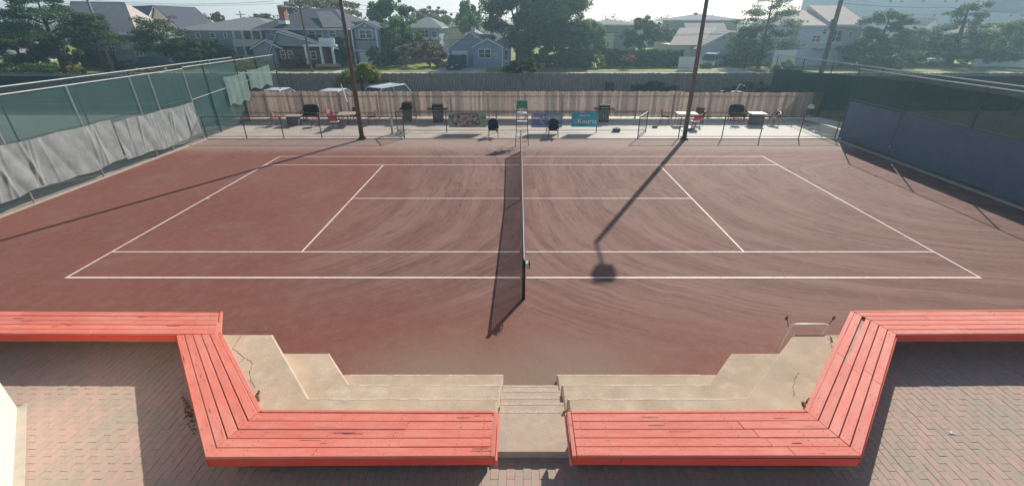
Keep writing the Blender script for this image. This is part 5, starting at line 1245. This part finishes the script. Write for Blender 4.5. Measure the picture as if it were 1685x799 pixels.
def tree(name, label, u, vt, vb, wpx, Y, lm, n, style='round', size=.32, trunk=None, cat='tree', group=None, depth=None, tr_=True):
    """crown between picture heights vt and vb at distance Y, wpx wide; trunk down to the ground"""
    if 44.5 < Y < 58 and u > 200: Y += 4.5
    TS[0] += 1; rg = random.Random(TS[0]*13+5)
    c = at(u, (vt+vb)/2, Y); zt, zb_ = at(u, vt, Y).z, max(.15, at(u, vb, Y).z); hw = abs(at(u+wpx/2, (vt+vb)/2, Y).x-c.x)
    t = thing(name, label, cat, (c.x, Y, 0), 0, group); off = t.location
    H = zt-zb_; dp = depth or hw*.9; cl = []; limbs = []
    tr = .035*zt**.9 if trunk is None else trunk
    if style == 'round':
        k = int(44+hw*6)
        for i in range(k):
            while True:
                a, b_, q = rg.uniform(-1, 1), rg.uniform(-1, 1), rg.uniform(-1, 1)
                if a*a+b_*b_+q*q < 1: break
            f = (a*a+b_*b_+q*q)**.5; g = (.55+.45*f)/max(f, .2) if rg.random() < .7 else 1; a, b_, q = a*g, b_*g, q*g
            w_ = 1-.25*max(0, q)**2
            s_ = rg.uniform(.10, .26)
            if rg.random() < .22: a, b_, q = [v_*1.18/max(.2, (a*a+b_*b_+q*q)**.5) for v_ in (a, b_, q)]; s_ = rg.uniform(.07, .13)
            cl.append((c.x+a*hw*.84*w_, Y+b_*dp*.84*w_, zb_+H*(.5+q*.42), s_*hw, s_*dp, s_*H*.48*(1.0+.3*rg.random())))
        for i in range(7): q = rg.choice(cl); limbs.append(Vector(q[:3]))
        top = zb_+H*.75
    elif style == 'pine':
        lay = max(5, int(H/.8))
        for i in range(lay):
            f = (i+.3)/lay; z = zb_+H*f; ww = hw*(1.0-.55*f**1.6)*rg.uniform(.75, 1.1)
            m_ = rg.randint(4, 6)
            for j_ in range(m_):
                an = j_/m_*6.28+rg.uniform(-.6, .6)+i*1.1; rr = ww*rg.uniform(.45, .95)
                px, py, pz = c.x+math.cos(an)*rr, Y+math.sin(an)*rr*dp/hw, z+rr*.10+rg.uniform(-.25, .25)
                for q in range(3): cl.append((px+rg.gauss(0, .22)*ww*.6, py+rg.gauss(0, .2)*ww*.5, pz+rg.gauss(0, .16), ww*rg.uniform(.20, .38), ww*rg.uniform(.2, .34), rg.uniform(.20, .55)*max(1, H/8)))
                limbs.append((z-.5, Vector((px, py, pz))))
        cl.append((c.x, Y, zt-.3, hw*.25, hw*.25, .5)); top = zt-.4
    elif style == 'hedge':
        nx = int(hw*2/.5)+1; nz = 7
        for i in range(nx+1):
            for k in range(nz): cl.append((c.x-hw+2*hw*i/nx+rg.uniform(-.1, .1), Y+rg.uniform(-.35, .35), H*(k+.5)/nz*.97+rg.uniform(-.06, .06), .42, .42, H/nz*.75))
        top = zb_+H*.6
    elif style == 'bush':
        k = int(18+hw*5)
        for i in range(k):
            a = rg.uniform(-1, 1); b_ = rg.uniform(-.8, .8); f = rg.random(); cap = (1-.65*a*a); s_ = rg.uniform(.16, .28)
            cl.append((c.x+a*hw*.86, Y+b_*dp*.8, zb_+H*f*cap*.88, s_*hw*.9, s_*dp, s_*H*.62))
        top = zb_+H*.5
        for i in range(5): limbs.append(Vector(rg.choice(cl)[:3]))
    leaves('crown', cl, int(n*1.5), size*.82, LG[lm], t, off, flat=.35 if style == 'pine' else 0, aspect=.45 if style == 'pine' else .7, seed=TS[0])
    if tr_:
        mb = MB(off); lean = rg.uniform(-.05, .05)*zt
        pts = [(c.x+lean*(f**2), Y, top*f) for f in (0, .15, .35, .6, .8, 1)]; mb.tube(pts, tr*1.35, 8, tr*.25)
        for L_ in limbs[:16]:
            if isinstance(L_, tuple): z, e = L_; s0 = Vector((c.x+lean*(z/max(top, .1))**2*.9, Y, min(z, top)))
            else: e = L_; s0 = Vector((c.x+lean*.25, Y, top*rg.uniform(.35, .6)))
            mid = s0.lerp(e, .5)+Vector((0, 0, .08*(e-s0).length)); mb.tube([s0, mid, e], tr*.4, 5, tr*.1)
        mb.build('trunk', 'bark', t, True)
    return t
# left side
tree('pine_tree', 'layered dark pine at the far left edge in front of the houses', 70, -8, 66, 170, 45, 'pine', 11000, 'pine', .30)
tree('pine_tree', 'dark pine leaning out right of the far left pine, below the taupe roof', 150, 28, 74, 110, 47, 'pine', 6000, 'pine', .28)
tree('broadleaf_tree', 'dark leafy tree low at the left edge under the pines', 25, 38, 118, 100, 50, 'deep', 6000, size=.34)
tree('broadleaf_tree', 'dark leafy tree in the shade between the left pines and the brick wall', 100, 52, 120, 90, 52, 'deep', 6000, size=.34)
tree('shrub', 'green shrub row at the foot of the left pines', 50, 98, 126, 120, 46, 'mid', 4500, 'bush', .26, cat='shrub')
tree('shrub', 'spiky pale shrub before the brick wall at left', 118, 100, 124, 36, 46, 'lime', 1200, 'bush', .22, cat='shrub')
tree('pine_tree', 'rounded dark pine between the taupe roof and the porch house', 262, 33, 84, 112, 49, 'deep', 7500, 'pine', .28)
tree('broadleaf_tree', 'dense round tree just left of the porch house', 315, 62, 114, 66, 50, 'deep', 6500, size=.28)
tree('broadleaf_tree', 'dark round bush tree before the porch house', 356, 66, 110, 46, 52, 'deep', 4500, size=.26)
tree('shrub', 'low dark shrubs beside the shiny car at left', 205, 100, 120, 60, 48, 'hedge', 2500, 'bush', .24, cat='shrub')
tree('shrub', 'low dark shrubs below the round tree, left of the porch house', 300, 104, 122, 70, 48, 'hedge', 2500, 'bush', .24, cat='shrub')
tree('broadleaf_tree', 'small distant tree over the porch house roof, left one', 332, 24, 40, 26, 85, 'hazy', 900, size=.45, tr_=True)
tree('broadleaf_tree', 'small distant tree over the porch house roof, right one', 358, 20, 40, 22, 85, 'hazy', 900, size=.45)
tree('broadleaf_tree', 'distant tree between the porch house and the orange chimney', 436, 22, 50, 46, 84, 'mid', 2200, size=.42)
tree('broadleaf_tree', 'dull olive tree rising behind the dark hipped roof', 530, -6, 36, 130, 84, 'hazy', 7000, size=.5)
tree('shrub', 'olive shrub seen through the left wing fence', 420, 92, 120, 62, 47, 'lime', 2200, 'bush', .24, cat='shrub')
tree('shrub', 'bronze bush before the brick porch of the dark roofed house', 496, 88, 118, 50, 50, 'brown', 2200, 'bush', .22, cat='shrub')
tree('broadleaf_tree', 'shady round tree between the columned porch and the narrow gabled house', 562, 62, 112, 38, 53, 'deep', 3500, size=.26)
tree('broadleaf_tree', 'young tree with olive leaves before the narrow gabled house', 620, 74, 112, 34, 51, 'hazy', 1800, size=.24)
tree('broadleaf_tree', 'tall bright green tree behind the narrow gabled house', 640, -4, 70, 92, 68, 'mid', 9500, size=.38)
tree('broadleaf_tree', 'broad dark tree right of the narrow gabled house', 655, 28, 106, 84, 60, 'mid', 9500, size=.32)
tree('broadleaf_tree', 'small thin trunked tree on the lawn left of the bronze bush', 666, 72, 100, 38, 51, 'hazy', 1600, size=.24)
tree('shrub', 'big bronze brown bush left of the blue cottage', 706, 64, 118, 62, 52, 'brown', 6000, 'round', .24, cat='shrub')
tree('broadleaf_tree', 'distant olive tree over the set back house', 712, 12, 50, 74, 100, 'hazy', 4500, size=.5)
tree('broadleaf_tree', 'slim tall tree behind the blue cottage, left of the big middle tree', 770, 0, 62, 46, 78, 'mid', 4500, size=.36)
tree('broadleaf_tree', 'pale green tree directly behind the blue cottage chimney', 775, 22, 60, 40, 70, 'mid', 2600, size=.3)
for lab, u, vt, vb, wd, Y, lm, n in (('huge leafy tree in the middle, its left crown over the blue cottage', 852, -30, 76, 130, 60, 'deep', 17000), ('huge leafy tree in the middle, its tall right crown', 925, -34, 84, 130, 56, 'mid', 19000), ('dark leafy tree in front of the huge middle trees', 900, 28, 108, 118, 52, 'deep', 13000), ('lighter leafy tree at the right side of the huge middle trees', 965, 26, 112, 66, 52, 'mid', 6500)):
    tree('broadleaf_tree', lab, u, vt, vb, wd, Y, lm, n, size=.34)
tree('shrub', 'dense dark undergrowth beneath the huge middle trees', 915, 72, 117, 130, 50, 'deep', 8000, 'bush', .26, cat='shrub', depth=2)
tree('shrub', 'low shrubs under the window of the blue cottage', 805, 97, 110, 50, 53.5, 'hedge', 2200, 'bush', .2, cat='shrub')
tree('shrub', 'dark bush drooping over the grey fence in the middle', 862, 92, 128, 78, 31.2, 'deep', 6500, 'bush', .17, cat='shrub')
tree('shrub', 'lime green bush spilling over the grey fence right of the left pole', 592, 98, 142, 96, 29.4, 'lime', 7500, 'bush', .15, cat='shrub', depth=.9)
tree('shrub', 'sunlit leafy shrub left of the long hedge', 978, 84, 118, 44, 50, 'lime', 2600, 'bush', .24, cat='shrub')
tree('hedge', 'long tall clipped hedge in the middle distance, left half', 1036, 79, 117, 88, 51, 'hedge', 13000, 'hedge', .2, cat='hedge', depth=1.0, tr_=False)
tree('hedge', 'tall clipped hedge, right half next to the white garden fence', 1100, 80, 117, 40, 51.2, 'hedge', 6500, 'hedge', .2, cat='hedge', depth=1.0, tr_=False)
tree('broadleaf_tree', 'small reddish tree with two thin stems before the hedge', 1036, 86, 104, 24, 48.4, 'red', 900, size=.18, trunk=.06)
tree('broadleaf_tree', 'hazy dark tree rising behind the long hedge', 1058, 28, 82, 74, 66, 'deep', 5500, size=.34)
tree('broadleaf_tree', 'hazy round tree behind the right end of the hedge', 1100, 40, 82, 50, 72, 'hazy', 3000, size=.36)
tree('broadleaf_tree', 'distant tree line clump beside the big middle tree', 1000, 34, 66, 50, 92, 'hazy', 2500, size=.5)
tree('broadleaf_tree', 'distant dark tree left of the hazy broad roofed house', 1112, 38, 70, 40, 95, 'hazy', 1800, size=.5)
tree('shrub', 'small yellow green bush right of the right light pole', 1160, 100, 116, 26, 49.5, 'lime', 1300, 'bush', .2, cat='shrub')
tree('shrub', 'dark clipped round bush behind the white minivan', 1216, 80, 113, 66, 55, 'hedge', 5200, 'bush', .24, cat='shrub')
tree('pine_tree', 'tall pine with open layered top right of the right light pole', 1262, -6, 96, 120, 51, 'pine', 11500, 'pine', .27)
tree('pine_tree', 'lower bushy pine in front of the tall right pine', 1232, 44, 96, 80, 50, 'deep', 5500, 'pine', .26)
tree('shrub', 'pale green bush behind the right corner of the courts', 1294, 98, 120, 44, 44, 'mid', 2200, 'bush', .22, cat='shrub')
tree('pine_tree', 'dark dense pine right of the pale two storey house', 1450, 20, 104, 104, 50, 'deep', 15000, 'pine', .27)
tree('broadleaf_tree', 'dull olive tree between the right hand pines', 1512, 42, 112, 86, 56, 'hazy', 6500, size=.3)
tree('pine_tree', 'tall slim pine with flat branches at the far right', 1583, 8, 96, 96, 52, 'pine', 10500, 'pine', .27, trunk=.35)
tree('broadleaf_tree', 'green leafy tree at the right edge behind the fence', 1655, 36, 106, 96, 52, 'mid', 8000, size=.3)
tree('broadleaf_tree', 'dark tree behind the trees at the right edge', 1700, 26, 100, 90, 62, 'deep', 5000, size=.34)
tree('broadleaf_tree', 'shaded leafy tree low between the dense pine and the olive tree at right', 1480, 56, 114, 90, 54, 'deep', 6500, size=.3)
tree('broadleaf_tree', 'green leafy tree low behind the slim right pine', 1600, 50, 108, 110, 60, 'mid', 9000, size=.32)
tree('broadleaf_tree', 'leafy tree left of the dense pine, before the pale two storey house', 1412, 62, 112, 50, 53, 'deep', 4200, size=.28)
tree('shrub', 'dark shrubs under the dense pine at right', 1440, 92, 120, 90, 48, 'hedge', 4200, 'bush', .25, cat='shrub')
tree('shrub', 'low olive shrubs under the slim right pine', 1540, 100, 120, 60, 52, 'hazy', 1800, 'bush', .25, cat='shrub')
tree('shrub', 'climbing weeds along the right part of the grey fence', 1075, 128, 150, 80, 29.5, 'hedge', 2600, 'bush', .12, cat='shrub', depth=.4)
tree('shrub', 'dark weeds at the far right end of the grey fence', 1240, 126, 152, 70, 29.4, 'hedge', 2400, 'bush', .12, cat='shrub', depth=.4)
# hazy wood at the horizon
rg = np.random.RandomState(4); cl = []
for k in range(150):
    X_ = -230+k*3.3+rg.normal()*2; Yd = 140+rg.rand()*35; hh = 5+3.5*rg.rand()
    cl.append((X_, Yd, hh*.5, 5+2*rg.rand(), 4, hh*.55))
o = leaves('distant_wood', cl, 26000, .9, LG['hazy'], seed=99); tag(o, 'hazy line of distant trees along the horizon', 'wood', kind='stuff')
# grass tufts strip along the lawn
# ------------------------------------------------------------------ poles and cables
def upole(name, label, u, v, Y, H, r, m, lamp=False, cross=True):
    b_ = at(u, v, Y); t = thing(name, label, 'pole', (b_.x, Y, 0))
    MB().tube([(0, 0, 0), (0, 0, H)], r, 10, r*.7).build('pole', m, t, True)
    if cross:
        MB().box(-1.1, 1.1, -.06, .06, H-1.0, H-.86).build('crossarm', m, t)
        for k in (-1, -.4, .4, 1): MB().tube([(k, 0, H-.86), (k, 0, H-.66)], .05, 6).build('insulator', 'roofgrey', t)
    if lamp:
        MB().tube([(0, 0, lamp), (-.7, -.2, lamp+.45), (-1.5, -.4, lamp+.5)], .05, 6).build('lamp_arm', 'trim', t)
        MB().cbox((-1.75, -.45, lamp+.5), (.6, .22, .14), R(15)).build('lamp_head', 'trim', t)
    return t
upole('utility_pole', 'slim grey utility pole at the lawn edge below the taupe roof at left', 188, 118, 48.6, 14.5, .17, 'polegrey', cross=False)
upole('street_lamp', 'street lamp pole with a white arm before the dark hipped roof', 513, 114, 48.8, 15, .13, 'woodpole', lamp=7.1, cross=False)
upole('utility_pole', 'thick weathered utility pole at right before the pale two storey house', 1353, 112, 44, 16, .26, 'woodpole', cross=False)
for lab, u, v in (('small distant utility pole with a crossarm, left of the porch house roof', 318, 19), ('small distant utility pole with crossarms over the porch house roof', 394, 18)):
    p = at(u, v, 110); upole('utility_pole', lab, u, v, 110, p.z, .16, 'woodpole')
tr1 = thing('transformer', 'grey transformer box high on the right utility pole', 'transformer', (at(1374, 30, 43.4).x, 43.5, at(1374, 40, 43.4).z))
MB().tube([(0, 0, -.5), (0, 0, .5)], .28, 12).build('tank', 'gbox', tr1, True); MB().tube([(0, 0, .5), (0, 0, .66)], .08, 8).build('bushing', 'roofgrey', tr1); MB().cbox((0, .3, .1), (.12, .5, .12)).build('bracket', 'galv', tr1)
def cable(label, pts, sag=.5, r=.018, wob=0):
    out = []
    for a, b_ in zip(pts[:-1], pts[1:]):
        a, b_ = at(*a), at(*b_)
        for k in range(20): f = k/20; p = a.lerp(b_, f); p.z -= sag*4*f*(1-f); out.append(p)
    out.append(at(*pts[-1])); mid = out[len(out)//2]
    tag(MB(mid).tube(out, r, 4).build('power_cable', 'wire', None, loc=mid), label, 'cable', 'thin overhead cables along the street')
cable('thin overhead cable crossing the pale sky above the porch house', [(-60, 14, 48), (146, 0, 48.6), (450, 2, 48.8)], .4, .022)
cable('second overhead cable just under the first above the porch house', [(-60, 18, 48), (146, 4, 48.6), (450, 6, 48.8), (700, 16, 48.8)], .3, .018)
cable('thin cable from the left light pole across to the big middle tree', [(560, 2, 48.8), (790, 20, 48.8), (900, 24, 48.8)], .5, .02)
cable('dark cable passing low in front of the blue cottage', [(566, 66, 40), (800, 64, 40), (960, 56, 40)], .12, .022)
cable('pale cable passing in front of the long hedge towards the right pole', [(960, 51, 42), (1150, 56, 42), (1356, 50, 43.6)], .15, .025)
cable('dark cable just below the pale one before the long hedge', [(960, 57, 42), (1150, 58, 42), (1358, 44, 43.6)], .12, .02)
cable('cable running right from the right utility pole over the trees', [(1360, 44, 43.6), (1500, 52, 43), (1720, 70, 42)], .2, .02)
cable('high cable from the right utility pole to the top right corner', [(1376, 4, 43.6), (1560, 12, 43), (1740, 22, 42)], .2, .02)

# ------------------------------------------------------------------ haze
hz = MB().box(-260, 260, -30, 240, -2, 34).build('haze', 'ground'); tag(hz, kind='stuff')
m = bpy.data.materials.new('haze air'); m.use_nodes = True; n = m.node_tree.nodes; n.remove(n['Principled BSDF'])
v = n.new('ShaderNodeVolumePrincipled'); v.inputs['Density'].default_value = HAZE*.9; v.inputs['Color'].default_value = (.58, .85, 1, 1); v.inputs['Anisotropy'].default_value = .5
m.node_tree.links.new(v.outputs[0], n['Material Output'].inputs['Volume']); hz.data.materials.clear(); hz.data.materials.append(m)
